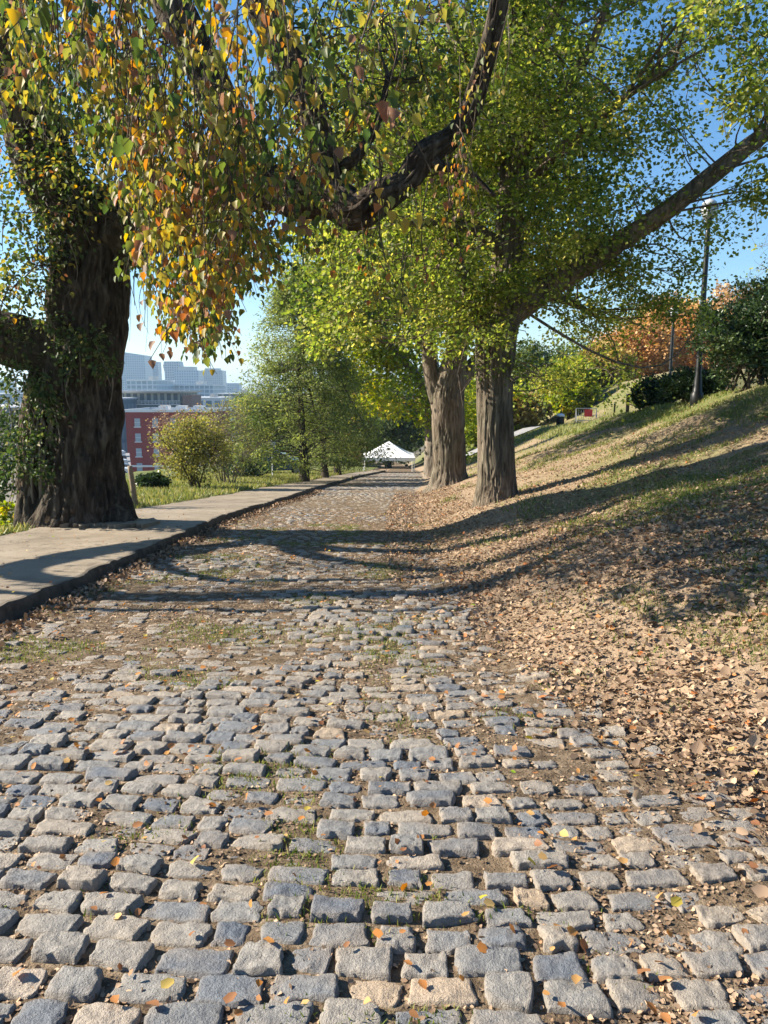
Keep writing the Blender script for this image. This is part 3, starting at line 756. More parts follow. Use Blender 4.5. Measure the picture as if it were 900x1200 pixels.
# leafy crown well above the road
cents = ellipsoid_pts((-3.4, 11.4, 8.4), (4.6, 3.2, 3.2), 44, .4)
cents = np.vstack([cents, RNG.normal(0, .5, (8, 3))+np.array([-9.6, 10.2, 8.2])])  # out-of-view leaf clumps, added to break up the road shadows
extra = np.array([at(p, q, d) for p, q, d in ((420, 150, 10), (450, 110, 10.5), (380, 120, 10), (470, 60, 10), (400, 40, 10), (330, 150, 10.5), (430, 200, 10.5), (500, 90, 10), (360, 200, 10), (120, 60, 11), (150, 110, 11), (60, 250, 12), (20, 300, 12), (10, 340, 12.5), (30, 90, 12), (10, 200, 13), (70, 120, 11.5), (105, 165, 11.5), (40, 60, 11), (115, 90, 11.5), (20, 20, 11), (135, 140, 11.5), (60, 180, 12.2), (150, 190, 11.5), (165, 150, 11.5), (30, 150, 12), (90, 40, 11), (150, 60, 11.5), (135, 200, 11.8))])
cents = np.vstack([cents, extra, extra+RNG.normal(0, .3, extra.shape)])
cents = np.vstack([cents, np.array([[-9.6+RNG.normal(0, .25), 8.9+RNG.normal(0, .35), z_] for z_ in np.linspace(3.6, 7.6, 16)]), np.array([[-9.0+RNG.normal(0, .3), 10.6+RNG.normal(0, .3), z_] for z_ in np.linspace(3.4, 6.5, 10)])])  # unseen clumps along the added limbs, put in for dappled shadow bands
cents = cents[(cents[:, 2] > 4.6) | (np.arange(len(cents)) > 51)]
def tint_old(P): return np.clip(RNG.beta(1.3, 1.9, len(P))*.95+.03, 0, 1)
crown_build(old, skel_old, cents, RNG.uniform(.35, .75, len(cents)), 95, .085, M['leaf_old'], M['bark_dark'], OVATE, .7, .7, tint_old, .03)

# hanging sprays: long thin weeping twigs with big leaves
def strands():
    env_x = [-40, 0, 20, 60, 100, 140, 170, 200, 225, 245, 262, 285, 310, 350, 400, 440, 480, 520, 560, 600, 640]
    env_y = [190, 190, 130, 170, 190, 210, 330, 395, 415, 425, 400, 320, 345, 310, 330, 400, 390, 350, 250, 130, 60]
    C = []; D = []; N = []; S = []; T = []; mb = MB()
    def strand(px, top, bot, Y, leafs, dens):
        a = at(px, top, Y); b = at(px+RNG.normal(0, 17), bot, Y+RNG.normal(0, .3))
        L = max(.15, a[2]-b[2]); n = max(4, int(L/.16)+2)
        t = np.linspace(0, 1, n)[:, None]; P = a+(b-a)*t
        wob = RNG.normal(size=3)*.12; P += np.sin(t*PI*1.3)*wob
        mb.tube(P, np.linspace(.006, .0022, n), 4, False)
        k = int(L/dens)+2
        tt = np.sort(RNG.random(k)**.85); PP = np.stack([np.interp(tt, t[:, 0], P[:, i]) for i in range(3)], -1)
        az = RNG.random(k)*2*PI
        out = np.stack([np.cos(az), np.sin(az), RNG.normal(0, .3, k)], -1)
        d = out*RNG.uniform(.15, .8, (k, 1)); d[:, 2] = -1
        C.append(PP+out*RNG.uniform(.01, .11, (k, 1))); D.append(d); N.append(out+RNG.normal(0, .45, (k, 3))); S.append(leafs*RNG.uniform(.6, 1.2, k))
        base = RNG.beta(1.25, 1.2)*.97
        T.append(np.clip(base+RNG.normal(0, .17, k), 0, 1))
    for _ in range(640):
        px = RNG.uniform(-20, 600) if RNG.random() < .42 else RNG.normal(240, 85)
        if px > 300 and RNG.random() < .62: continue
        lim = np.interp(px, env_x, env_y)
        Y = RNG.uniform(5.6, 9.6)
        bot = lim-np.abs(RNG.normal(0, .42))*lim if RNG.random() < .75 else lim-RNG.random()*25
        if px < 420 and bot < 175 and RNG.random() < (.78 if px > 180 else .5): continue
        top = bot-RNG.uniform(60, 210)*7/Y
        strand(px, top, bot, Y, .078 if px < 380 else .062, .046 if px < 380 else .062)
    for _ in range(60):   # nearest, largest leaves
        px = RNG.uniform(20, 520); lim = np.interp(px, env_x, env_y)*.72
        Y = RNG.uniform(4.7, 6)
        bot = lim-RNG.random()*lim
        strand(px, bot-RNG.uniform(90, 200), bot, Y, .088, .08)
    # a few bare twigs in the gap of sky
    for px, a0, b0 in ((150, 300, 400), (158, 320, 412), (168, 330, 392), (176, 330, 418), (152, 330, 372)):
        A = at(px, a0, 11.5); B = at(px+RNG.uniform(-4, 24), b0, 11.3); twig(mb, A, B, .006, .002, .08, 4, 6)
    mb.build('hanging_twigs', M['bark_dark'], old)
    o = leaf_obj('hanging_leaves', np.concatenate(C), np.concatenate(D), np.concatenate(N), np.concatenate(S), OVATE, M['leaf_old'], old, np.concatenate(T), 1.0)
    print('hanging leaves', len(np.concatenate(S)))
strands()

# ivy on the old trunk
ivy = thing('ivy_vine', 'green ivy with a few red leaves climbing the left stem of the huge old tree', 'ivy', hit(45, 630))
ic = [(60, 460, 1), (40, 470, 1.1), (30, 500, 1), (45, 520, 1), (25, 540, .9), (50, 550, .7), (18, 510, 1.2), (10, 470, 1.3), (8, 550, 1.1), (60, 480, .8),
      (85, 170, 1.3), (110, 180, 1.2), (60, 250, 1), (90, 230, 1.2), (75, 280, 1.1), (120, 215, 1), (60, 310, .9), (45, 330, 1), (20, 350, 1.2), (10, 380, 1.2), (25, 400, 1), (90, 400, .8), (70, 415, .9), (110, 405, .8), (125, 425, .6), (85, 430, .8), (40, 290, 1.1), (100, 150, 1.2), (15, 430, 1.2), (40, 440, 1), (30, 210, 1.3), (10, 240, 1.3), (45, 190, 1.2), (25, 270, 1.2), (5, 310, 1.3), (70, 200, 1.3), (175, 290, .6), (160, 300, .5), (50, 370, .9)]
mbv = MB(); cc = []; rr_ = []
for p, q, r in ic:
    c = at(p+RNG.normal(0, 4), q+RNG.normal(0, 4), Y0-.72+(.15 if p < 40 else 0)); cc.append(c); rr_.append(.28*r)
    twig(mbv, c, c+np.array([RNG.normal(0, .15), .12, -.7]), .012, .006, .1)
for k_ in range(9):
    x = RNG.uniform(22, 70); pts = [at(x+RNG.normal(0, 5), yy, Y0-.42) for yy in (632, 590, 550, 510, 470, 430)]; P2, R2 = resample(pts, np.linspace(.03, .014, 6), .1); mbv.tube(P2, R2, 6, False)
mbv.build('vine_stems', M['bark_pale'], ivy, True)
P, D, N, S = clump_leaves(np.array(cc), np.array(rr_), 120, .075, 1.0, .5)
tt = RNG.random(len(P))*.95
leaf_obj('vine_leaves', P, D, N, S, OVATE, M['leaf_ivy'], ivy, tt)

# ---- ginkgo in the centre right ----
gb = hit(582, 590); YG = float(gb[1]); print('ginkgo', gb)
gk = thing('ginkgo_tree', 'large green ginkgo right of the road with one long bare limb reaching right', 'tree', gb)
P, R = pxpath([(583, 608, YG, 40), (583, 595, YG, 31), (582, 578, YG, 24.5), (582, 560, YG, 22), (581, 520, YG, 21), (580, 450, YG, 21), (582, 400, YG, 23), (588, 365, YG, 24), (594, 330, YG, 20), (597, 270, YG, 16), (599, 210, YG, 15), (602, 150, YG, 13), (606, 80, YG, 12), (607, 0, YG, 11), (605, -120, YG, 8), (600, -260, YG, 4)])
_, t1 = limb('trunk', P, R, M['bark_ginkgo'], gk, 144, .04, .06, (.026, 40, .9), 21)
sk = [t1]
for pts, sd in (([(590, 372, YG, 18), (625, 347, YG-.1, 16), (665, 324, YG-.3, 12.5), (700, 302, YG-.5, 11.5), (740, 275, YG-.7, 11), (780, 248, YG-.9, 10.5), (820, 217, YG-1.1, 10), (862, 183, YG-1.3, 9.5), (900, 153, YG-1.5, 8.5), (960, 105, YG-1.7, 8), (1040, 30, YG-1.9, 5)], 22),
            ([(600, 200, YG, 11), (622, 160, YG-.5, 9), (652, 122, YG-1, 7), (690, 60, YG-1.4, 5), (720, -20, YG-1.7, 3)], 23),
            ([(598, 235, YG, 9), (640, 190, YG-.5, 7), (690, 150, YG-1.1, 5), (740, 108, YG-1.5, 4), (790, 80, YG-1.8, 2)], 24),
            ([(596, 300, YG, 9), (560, 270, YG-.5, 7), (520, 262, YG-.9, 5), (470, 262, YG-1.2, 3)], 25),
            ([(599, 180, YG, 10), (560, 110, YG+.4, 8), (530, 30, YG+.8, 6), (500, -60, YG+1, 4)], 26),
            ([(590, 350, YG, 9), (630, 345, YG+1.0, 6), (670, 355, YG+1.8, 4), (700, 372, YG+2.4, 1.5)], 27),
            ([(585, 395, YG, 13), (560, 372, YG-.3, 10), (545, 330, YG-.5, 8), (530, 280, YG-.6, 6), (520, 200, YG-.8, 4)], 28),
            ([(606, 90, YG, 9), (650, 20, YG-.8, 7), (680, -60, YG-1.4, 5)], 29)):
    P, R = pxpath(pts); _, q = limb('limb', P, R, M['bark_ginkgo'], gk, 28, .07, .10, (.016, 14, 1.6), sd); sk.append(q)
skg = np.concatenate(sk)
cents = ellipsoid_pts((1.9, YG+.3, 6.9), (3.7, 3.4, 4.3), 400, .5)
cents = cents[(cents[:, 2] < 8.3) | (RNG.random(len(cents)) < .3)]
def pc(l, jit=.35, rep=2):
    A = np.array([at(*q) for q in l]); return np.vstack([A+RNG.normal(0, jit, A.shape) for _ in range(rep)])
low = pc([(700, 360, YG+1.5), (730, 380, YG+2), (760, 385, YG+2.5), (680, 385, YG+1), (720, 340, YG+1), (650, 370, YG+1), (700, 400, YG+2), (640, 400, YG+1.2), (760, 330, YG+.5), (790, 300, YG+.3), (740, 300, YG), (660, 280, YG-.5),
          (540, 390, YG-.6), (560, 360, YG-.8), (600, 340, YG-1), (520, 340, YG-.8), (500, 370, YG), (620, 380, YG-.5), (570, 400, YG-.7), (590, 310, YG-1.2), (640, 300, YG-1), (490, 300, YG-.5), (520, 240, YG-1), (620, 430, YG+2.5), (660, 420, YG+2.5), (690, 430, YG+2.8),
          (760, 230, YG-.6), (800, 190, YG-.8), (700, 230, YG-.9), (720, 170, YG-1.2), (820, 270, YG-.4), (800, 330, YG+.2), (780, 130, YG-1.3), (830, 60, YG-1.6), (850, 100, YG-1.5)])
right = pc([(880, 20, YG-4), (890, 60, YG-4), (885, 100, YG-4), (870, 10, YG-4.5), (895, 140, YG-3.5), (900, 90, YG-4), (895, 230, YG-2.5), (905, 200, YG-2.5)], .2, 2)
cents = np.vstack([cents, low, right])
# the crown is thin at its upper right edge
cx_ = cents[:, 0]/cents[:, 1]; keep = ~((cx_ > .26) & (cents[:, 2] > 4.3) & (RNG.random(len(cents)) < .30)); keep[-len(right):] = True
cents = cents[keep]; rads = RNG.uniform(.30, .60, len(cents))
crown_build(gk, skg, cents, rads, 240, .070, M['leaf_ginkgo'], M['bark_ginkgo'], KITE, .62, .2, lambda P: RNG.beta(2, 2.2, len(P)), .022, sub=3)

# generic tree -----------------------------------------------------------
def gtree(name, label, cat, base, H, W, trunk_r, mat, bark, ncl=60, per=60, size=.1, tmpl=KITE, crown_lo=.28, group=None, shape='round', flat=.7, droop=.2, lean=(0, 0), clr=None, sub=1, tint=None, parts=True):
    base = np.array(base, float); t = thing(name, label, cat, base, group)
    top = base+np.array([lean[0], lean[1], H])
    n = 7; tt = np.linspace(0, 1, n); P = base+(top-base)*tt[:, None]+np.stack([np.sin(tt*4+base[0])*.03*H*.5, np.cos(tt*3)*.02*H*.5, np.zeros(n)], -1)
    P[0] = base-np.array([0, 0, .15]); R = trunk_r*(1-tt*.88); R[0] *= 1.35
    _, q = limb('trunk', P, R, bark, t, 20, max(.12, H*.02), .1, (trunk_r*.08, 12, 1.2), int(abs(base[0]*7)))
    skl = [q]
    if shape == 'cone':
        u = RNG.random(ncl)**1.0; h = crown_lo+(1-crown_lo)*u
        rad = (1-(h-crown_lo)/(1-crown_lo))**.8*W*.5+.04*W
        az = RNG.random(ncl)*2*PI; rr = rad*np.sqrt(RNG.uniform(.25, 1, ncl))
        C = np.stack([base[0]+lean[0]*h+np.cos(az)*rr, base[1]+lean[1]*h+np.sin(az)*rr, base[2]+H*h+.0*rr], -1)
    else:
        cz = base[2]+H*(crown_lo+1)/2
        C = ellipsoid_pts((base[0]+lean[0]*.6, base[1]+lean[1]*.6, cz), (W/2, W/2, H*(1-crown_lo)/2), ncl, .4)
    for k in range(5):
        h = .3+.5*k/5*1.0; a = C[RNG.integers(len(C))]; s0 = base+(top-base)*h
        Pm = np.array([s0, s0+(a-s0)*.5+np.array([0, 0, .06*H]), a]); _, q2 = limb('limb', Pm, np.array([trunk_r*.4, trunk_r*.28, trunk_r*.1]), bark, t, 10, .25, .05, None, k) if parts else (None, Pm)
        skl.append(q2)
    cr = clr if clr else W*.11
    crown_build(t, np.concatenate(skl), C, RNG.uniform(.6, 1.3, ncl)*cr, per, size, mat, bark, tmpl, flat, droop, tint, max(.012, trunk_r*.12), sub=sub)
    return t

# ---- tree pair behind the ginkgo ----
b1 = hit(528, 567); Y1 = float(b1[1]); print('tree1', b1)
t = thing('ginkgo_tree', 'rough barked ginkgo with forked trunk, just left of and behind the nearest ginkgo', 'tree', b1)
P, R = pxpath([(527, 578, Y1, 33), (527, 569, Y1, 26), (526, 556, Y1, 20.5), (526, 545, Y1, 18.5), (525, 500, Y1, 18), (524, 465, Y1, 19), (528, 445, Y1, 17), (534, 420, Y1, 13), (540, 390, Y1, 11), (545, 340, Y1, 9), (548, 250, Y1, 7), (550, 120, Y1, 4)])
_, q1 = limb('trunk', P, R, M['bark_ginkgo'], t, 120, .06, .07, (.04, 34, .8), 41)
P, R = pxpath([(515, 470, Y1, 11), (508, 450, Y1, 9), (503, 425, Y1, 8), (502, 395, Y1, 8), (500, 350, Y1, 7), (494, 280, Y1, 5), (490, 180, Y1, 3)])
_, q2 = limb('limb', P, R, M['bark_ginkgo'], t, 28, .1, .08, (.03, 12, 1.4), 42)
P, R = pxpath([(532, 455, Y1, 10), (552, 432, Y1+.2, 9), (570, 410, Y1+.5, 8), (585, 380, Y1+.8, 6), (600, 300, Y1+1, 4)])
_, q3 = limb('limb', P, R, M['bark_ginkgo'], t, 28, .1, .08, (.03, 12, 1.4), 43)
C = ellipsoid_pts((1.2, Y1+.5, 7.0), (5.4, 4.6, 5.6), 300, .55)
C = C[C[:, 2] > 2.9-.0*C[:, 0]]
crown_build(t, np.concatenate([q1, q2, q3]), C, RNG.uniform(.6, 1.15, len(C)), 150, .15, M['leaf_ginkgo'], M['bark_ginkgo'], KITE, .62, .2, lambda P: RNG.beta(2.4, 1.9, len(P)), .03)
# pale trunk behind it
b2 = hit(509, 557); Y2 = float(b2[1]); print('tree2', b2)
t = thing('maple_tree', 'pale trunked tree with bright yellow green leaves hidden behind the forked ginkgo', 'tree', b2)
P, R = pxpath([(508, 566, Y2, 15), (508, 556, Y2, 12), (508, 530, Y2, 10.5), (508, 490, Y2, 10), (507, 440, Y2, 9), (500, 380, Y2, 7), (490, 320, Y2, 5), (480, 240, Y2, 3)])
_, q1 = limb('trunk', P, R, M['bark_pale'], t, 48, .1, .06, (.04, 22, .9), 51)
P, R = pxpath([(507, 470, Y2, 7), (480, 430, Y2-.5, 5), (450, 400, Y2-1, 4), (425, 380, Y2-1, 2)]); _, q2 = limb('limb', P, R, M['bark_pale'], t, 20, .15, .06, None, 52)
C = np.vstack([pc([(440, 380, Y2-1), (460, 410, Y2-1), (430, 410, Y2), (480, 440, Y2-1), (455, 450, Y2-1.5), (470, 480, Y2), (440, 430, Y2), (420, 360, Y2), (405, 330, Y2+1), (420, 300, Y2+1), (450, 340, Y2), (485, 400, Y2), (490, 470, Y2-1), (500, 500, Y2+1), (440, 470, Y2+1), (540, 470, Y2+3), (550, 500, Y2+3), (400, 310, Y2+2), (460, 500, Y2+2), (490, 350, Y2)], 1.0, 7), ellipsoid_pts((at(440, 330, Y2)), (4.2, 3, 5.0), 130)])
ppx = C[:, 0]/C[:, 1]*F+450; ppy = 455+(EYE-C[:, 2])/C[:, 1]*F
C = C[~((ppy > 478) & (ppx < 492))]
crown_build(t, np.concatenate([q1, q2]), C, RNG.uniform(.7, 1.3, len(C)), 110, .24, M['leaf_yellowgreen'], M['bark_pale'], KITE, .6, .3, None, .025)

# ---- bald cypresses along the pavement ----
for k, (px, py, toppy, wpx, lab, sd) in enumerate((
    (357, 574, 315, 186, 'nearest and tallest feathery green cypress on the verge left of the road', 1),
    (381, 567, 360, 100, 'middle feathery cypress of the row, second trunk along the verge', 2),
    (396, 561, 430, 46, 'smallest farthest cypress of the verge row beside the white tent', 3))):
    Yc = [35, 42, 49][k]
    u = at(px, py, Yc); base = np.array([u[0], Yc, gz(u[0], Yc)])
    H = at(px, toppy, Yc)[2]-base[2]; W = wpx*mpp(px, 460, Yc)
    gtree('cypress_tree', lab, 'tree', base, H, W, 4.6*mpp(px, py, Yc)*(1 if k == 0 else .8), M['leaf_cypress'], M['bark_dark'], [430, 200, 80][k], 125, .17, SPRAY, .09, 'cypresses in a row on the verge', 'cone', .5, .1, clr=[.62, .6, .55][k], sub=2)

# ---- shrubs on the left slope ----
def shrub(name, label, cat, px, py, Y, wpx, hpx, mat, ncl, per, size, tmpl=KITE, bark='bark_dark', group=None, stems=9, bare=False):
    u = at(px, py, Y); base = np.array([u[0], Y, gz(u[0], Y)]); mp_ = mpp(px, py, Y)
    W = wpx*mp_; H = (at(px, py-hpx, Y)[2]-base[2])
    t = thing(name, label, cat, base, group); mb = MB()
    C = ellipsoid_pts(base+np.array([0, 0, H*.55]), (W/2, W/2.4, H*.5), ncl, .5); C[:, 2] = np.maximum(C[:, 2], base[2]+.12*H)
    sk_ = [base+np.array([0, 0, .1])]
    for k in range(stems):
        a = C[RNG.integers(ncl)]; b = base+np.array([RNG.normal(0, .08*W), RNG.normal(0, .08*W), -.05])
        m_ = b+(a-b)*.5+np.array([0, 0, .1*H]); P2, R2 = resample([b, m_, a], [.018*W**.5, .012*W**.5, .006], .2); mb.tube(P2, R2, 6, False); sk_ += list(P2)
    mb.build('stems', M[bark], t, True)
    crown_build(t, np.array(sk_), C, RNG.uniform(.6, 1.2, ncl)*W*.11, per, size, mat, M[bark], tmpl, .8, -.2, None, .012, name='foliage', sub=7 if bare else 2)
    return t
shrub('golden_shrub', 'golden yellow loose shrub on the grass left of the cypresses', 'shrub', 228, 590, 25, 90, 104, M['leaf_straw'], 130, 60, .08)
shrub('bare_shrub', 'thin brownish shrub with few leaves between the golden shrub and cypress', 'shrub', 268, 585, 29, 80, 112, M['leaf_straw'], 120, 22, .07, bark='bark_pale', bare=True)
shrub('bare_tree', 'bare pinkish twigged tree in front of the red brick building', 'tree', 222, 560, 60, 92, 84, M['leaf_russet'], 150, 14, .13, bark='bark_pale', bare=True)
shrub('dark_shrub', 'small dark green rounded shrub behind the leaning post', 'shrub', 180, 603, 24, 36, 44, M['leaf_dark'], 60, 110, .09)
shrub('dark_shrub', 'dark low shrub at the foot of the golden shrub by the bare twigs', 'shrub', 285, 572, 38, 60, 34, M['leaf_dark'], 40, 70, .10)
shrub('vine_thicket', 'leafy yellowing thicket at the far left edge beside the old tree', 'shrub', 2, 640, 17, 90, 190, M['leaf_ivy'], 70, 60, .08, bark='bark_pale')
shrub('sapling', 'low green sapling with yellow leaves at the left edge by the trunk foot', 'shrub', 14, 640, 15, 36, 60, M['leaf_yellowgreen'], 14, 60, .07)

# ---- background trees ----
bg = [
 # px, basepy, Y, toppy, wpx, mat, label
 (455, 520, 88, 430, 120, 'leaf_mid', 'rounded green tree behind the white tent roof'),
 (420, 530, 90, 450, 80, 'leaf_orange', 'small orange leaved tree between the cypresses and the tent'),
 (560, 520, 60, 440, 120, 'leaf_yellowgreen', 'yellow green tree showing between the two ginkgo trunks'),
 (625, 505, 70, 400, 110, 'leaf_mid', 'large olive green tree just right of the nearest ginkgo trunk'),
 (612, 503, 58, 465, 50, 'leaf_gold', 'low straw coloured bush tree at the edge of the asphalt path'),
 (668, 500, 64, 420, 52, 'leaf_yellowgreen', 'bright yellow green young tree beside the litter bin'),
 (705, 480, 72, 405, 62, 'leaf_gold', 'golden tree standing behind the foot of the grass mound'),
 (745, 470, 78, 375, 90, 'leaf_orange', 'broad orange tree behind the mound, left of the far lamp'),
 (800, 470, 84, 352, 110, 'leaf_orange', 'tall orange tree directly behind the tall lamp post'),
 (850, 470, 92, 335, 110, 'leaf_russet', 'thin russet tree on the far right below the sky'),
 (770, 480, 98, 345, 90, 'leaf_russet', 'pale russet tree glimpsed between the ginkgo leaves and the lamp'),
 (520, 540, 100, 470, 160, 'leaf_mid', 'distant green tree at the end of the road'),
 (690, 490, 110, 400, 140, 'leaf_mid', 'tall green tree far behind the golden one'),
 (360, 545, 100, 470, 160, 'leaf_mid', 'distant dull green tree seen through the cypress row'),
]
for px, py, Y, tp, w, mt, lab in bg:
    u = at(px, py, Y); z = gz(u[0], Y); H = at(px, tp, Y)[2]-z; W = w*mpp(px, 480, Y)
    gtree('background_tree', lab, 'tree', (u[0], Y, z), H, W, .16+.012*H, M[mt], M['bark_dark'], 120, 110, .30 if Y < 80 else .4, KITE, .08, 'trees standing beyond the grass mound and tent', clr=W*.12, parts=False)
# wooded band that closes the view far behind the road
def woods():
    n = 420; x = RNG.uniform(-20, 190, n); y = RNG.uniform(130, 175, n)
    x = np.where(x < 8, x*.4+4, x)
    C = np.stack([x, y, ground(x, y)+RNG.uniform(1, 11, n)], -1)
    P, D, N, S = clump_leaves(C, RNG.uniform(1.5, 3, n), 70, .7, .8, .2)
    tag(leaf_obj('distant_woods', P, D, N, S, KITE, M['leaf_mid'], None, np.clip(RNG.beta(2, 2, len(P)), 0, 1)), kind='stuff')
woods()

# dark evergreen shrubs on top of the bank, right
def onbank(px, py, Y): u = at(px, py, Y); return u
for px, py, Y, w, h, mt, lab in (
    (880, 475, 17.5, 150, 130, 'leaf_dark', 'big dark evergreen shrub at the right edge on top of the bank'),
    (812, 480, 21, 80, 42, 'leaf_dark', 'low dark evergreen shrub round the foot of the tall lamp post'),
    (905, 470, 21, 120, 160, 'leaf_mid', 'mid green bush rising above the dark shrub at the right edge'),
    (770, 478, 25, 60, 34, 'leaf_dark', 'small dark bush left of the tall lamp post on the bank')):
    shrub('evergreen_shrub', lab, 'shrub', px, py, Y, w, h, M[mt], 90, 110, .085 if Y < 22 else .1, OVATE)
u = at(905, 470, 26)
gtree('thin_tree', 'sparse tree with bare upper twigs and light green leaves at the right edge', 'tree', (u[0], 26, gz(u[0], 26)), at(880, 265, 26)[2]-gz(u[0], 26), 3.6, .12, M['leaf_yellowgreen'], M['bark_pale'], 46, 16, .09, KITE, .35, sub=6)

# ------------------------------------------------------------------ street lamps
def lamp(px_b, px_t, py_t, Y, label, gr):
    u = at(px_b, 460, Y); b = np.array([u[0], Y, gz(u[0], Y)]); ztop = at(px_t, py_t, Y)[2]; H = ztop-b[2]
    t = thing('street_lamp', label, 'street lamp', b, gr); s = H/5.0
    s = min(s, 1.15)
    m = MB(); m.lathe([(.16*s, -.2), (.16*s, .25*s), (.12*s, .32*s), (.10*s, .6*s), (.075*s, .75*s), (.06*s, H-.75*s), (.05*s, H-.62*s)], b, 16); m.build('pole', M['black_metal'], t, True)
    m = MB(); m.lathe([(.05*s, H-.62*s), (.11*s, H-.56*s), (.11*s, H-.50*s), (.07*s, H-.46*s), (.12*s, H-.42*s)], b, 16); m.build('collar', M['black_metal'], t, True)
    g = MB(); g.lathe([(.12*s, H-.42*s), (.17*s, H-.32*s), (.19*s, H-.2*s), (.185*s, H-.14*s)], b, 20); g.build('lantern_glass', M['lamp_glass'], t, True)
    m = MB(); m.lathe([(.22*s, H-.15*s), (.22*s, H-.12*s), (.19*s, H-.11*s)], b, 20); m.build('lantern_ring', M['black_metal'], t)
    m = MB(); m.lathe([(.19*s, H-.12*s), (.17*s, H-.03*s), (.10*s, H+.03*s), (.02*s, H+.05*s), (.015*s, H+.12*s)], b, 20); m.build('lantern_cap', M['lamp_glass'], t, True)
lamp(817, 828, 236, 19.5, 'tall black street lamp rising out of the dark shrubs on the bank', 'street lamps on the bank')
lamp(784, 787, 361, 36, 'shorter looking farther black street lamp left of the tall one', 'street lamps on the bank')

# ------------------------------------------------------------------ upper path, bin, barricade, posts
def upper_path():
    V = []; xs = np.arange(4.5, 19, .5)
    for x in xs:
        c = np.interp(x, [4, 9, 14, 19], [57, 52, 49, 47]); w = 3.2
        for k in range(9):
            y = c-w+2*w*k/8; V.append([x, y, float(ground(np.array([x]), np.array([y]), False)[0])+.10])
    n = len(xs); i = np.arange(n-1)[:, None]; j = np.arange(8)[None]
    Fq = np.stack([i*9+j, (i+1)*9+j, (i+1)*9+j+1, i*9+j+1], -1).reshape(-1, 4)
    tag(mesh_obj('asphalt_path', V, Fq, M['asphalt'], None, True), kind='structure')
upper_path()
def place(px, py, Y): u = at(px, py, Y); return np.array([u[0], Y, gz(u[0], Y)])
b = place(656, 507, 58)
t = thing('litter_bin', 'grey white topped litter bin beside the path under the yellow green tree', 'bin', b)
m = MB(); m.lathe([(.28, 0), (.30, .05), (.31, .75), (.30, .8)], b, 20); m.build('bin_body', M['black_metal'], t, True)
m = MB(); m.lathe([(.33, .8), (.34, .86), (.28, .98), (.12, 1.04)], b, 20); m.build('bin_lid', M['white'], t, True)
b = place(686, 507, 56)
t = thing('barricade', 'pale metal barricade with a red panel beside the path', 'barricade', b)
m = MB()
for dx in (-.75, .75): m.tube([b+[dx, -.25, 0], b+[dx, 0, 1.05]], [.025, .025], 8); m.tube([b+[dx, .25, 0], b+[dx, 0, 1.05]], [.025, .025], 8)
for z in (.15, .55, 1.05): m.tube([b+[-.75, 0, z], b+[.75, 0, z]], [.025, .025], 8)
for k in range(9): x = -.75+1.5*k/8; m.tube([b+[x, 0, .15], b+[x, 0, 1.05]], [.012, .012], 6)
m.build('frame', M['steel'], t)
m = MB(); m.box(b+[-.15, -.04, .45], b+[.45, -.03, .98]); m.build('red_panel', M['red_sign'], t)
for px, py, H, lab, Y in ((734, 505, 1.5, 'thick dark wooden post at the foot of the mound', 38), (719, 503, 1.1, 'thin dark post left of the thicker post', 38), (657, 508, 1.5, 'slim dark post standing just behind the litter bin', 59), (773, 500, .7, 'short pale marker post in the grass of the bank', 28)):
    b = place(px, py, Y)
    r = .09 if 'thick' in lab and 'thin' not in lab else .045
    m = MB(); m.lathe([(r*1.1, -.1), (r, .05), (r, H-.08), (r*1.25, H-.06), (r*1.1, H)], b, 10)
    o = m.build('post', M['white'] if 'pale' in lab else M['black_metal'], None, True); tag(o, lab, 'post')
b = place(160, 606, 17.0); tp = at(152, 546, 17.0)
m = MB(); P2, R2 = resample([b-[0, 0, .2], (b+tp)/2, tp], [.065, .06, .055], .1); m.tube(P2, R2, 12, True, .05)
tag(m.build('wooden_post', M['wood'], None, True), 'leaning weathered wooden post on the verge right of the old tree', 'post')
b = place(346, 577, 40); m = MB(); m.lathe([(.03, 0), (.03, 1.9), (.02, 1.95)], b, 8)
b = place(320, 575, 41); t = thing('sign_post', 'thin pale sign post beside the blue car, left of the cypress trunk', 'sign', b)
m = MB(); m.lathe([(.035, -.1), (.03, 2.0), (.02, 2.03)], b, 8); m.build('pole', M['white'], t)
m = MB(); m.box(b+[-.2, -.05, 1.55], b+[.2, -.035, 1.95]); m.build('sign_panel', M['white'], t)

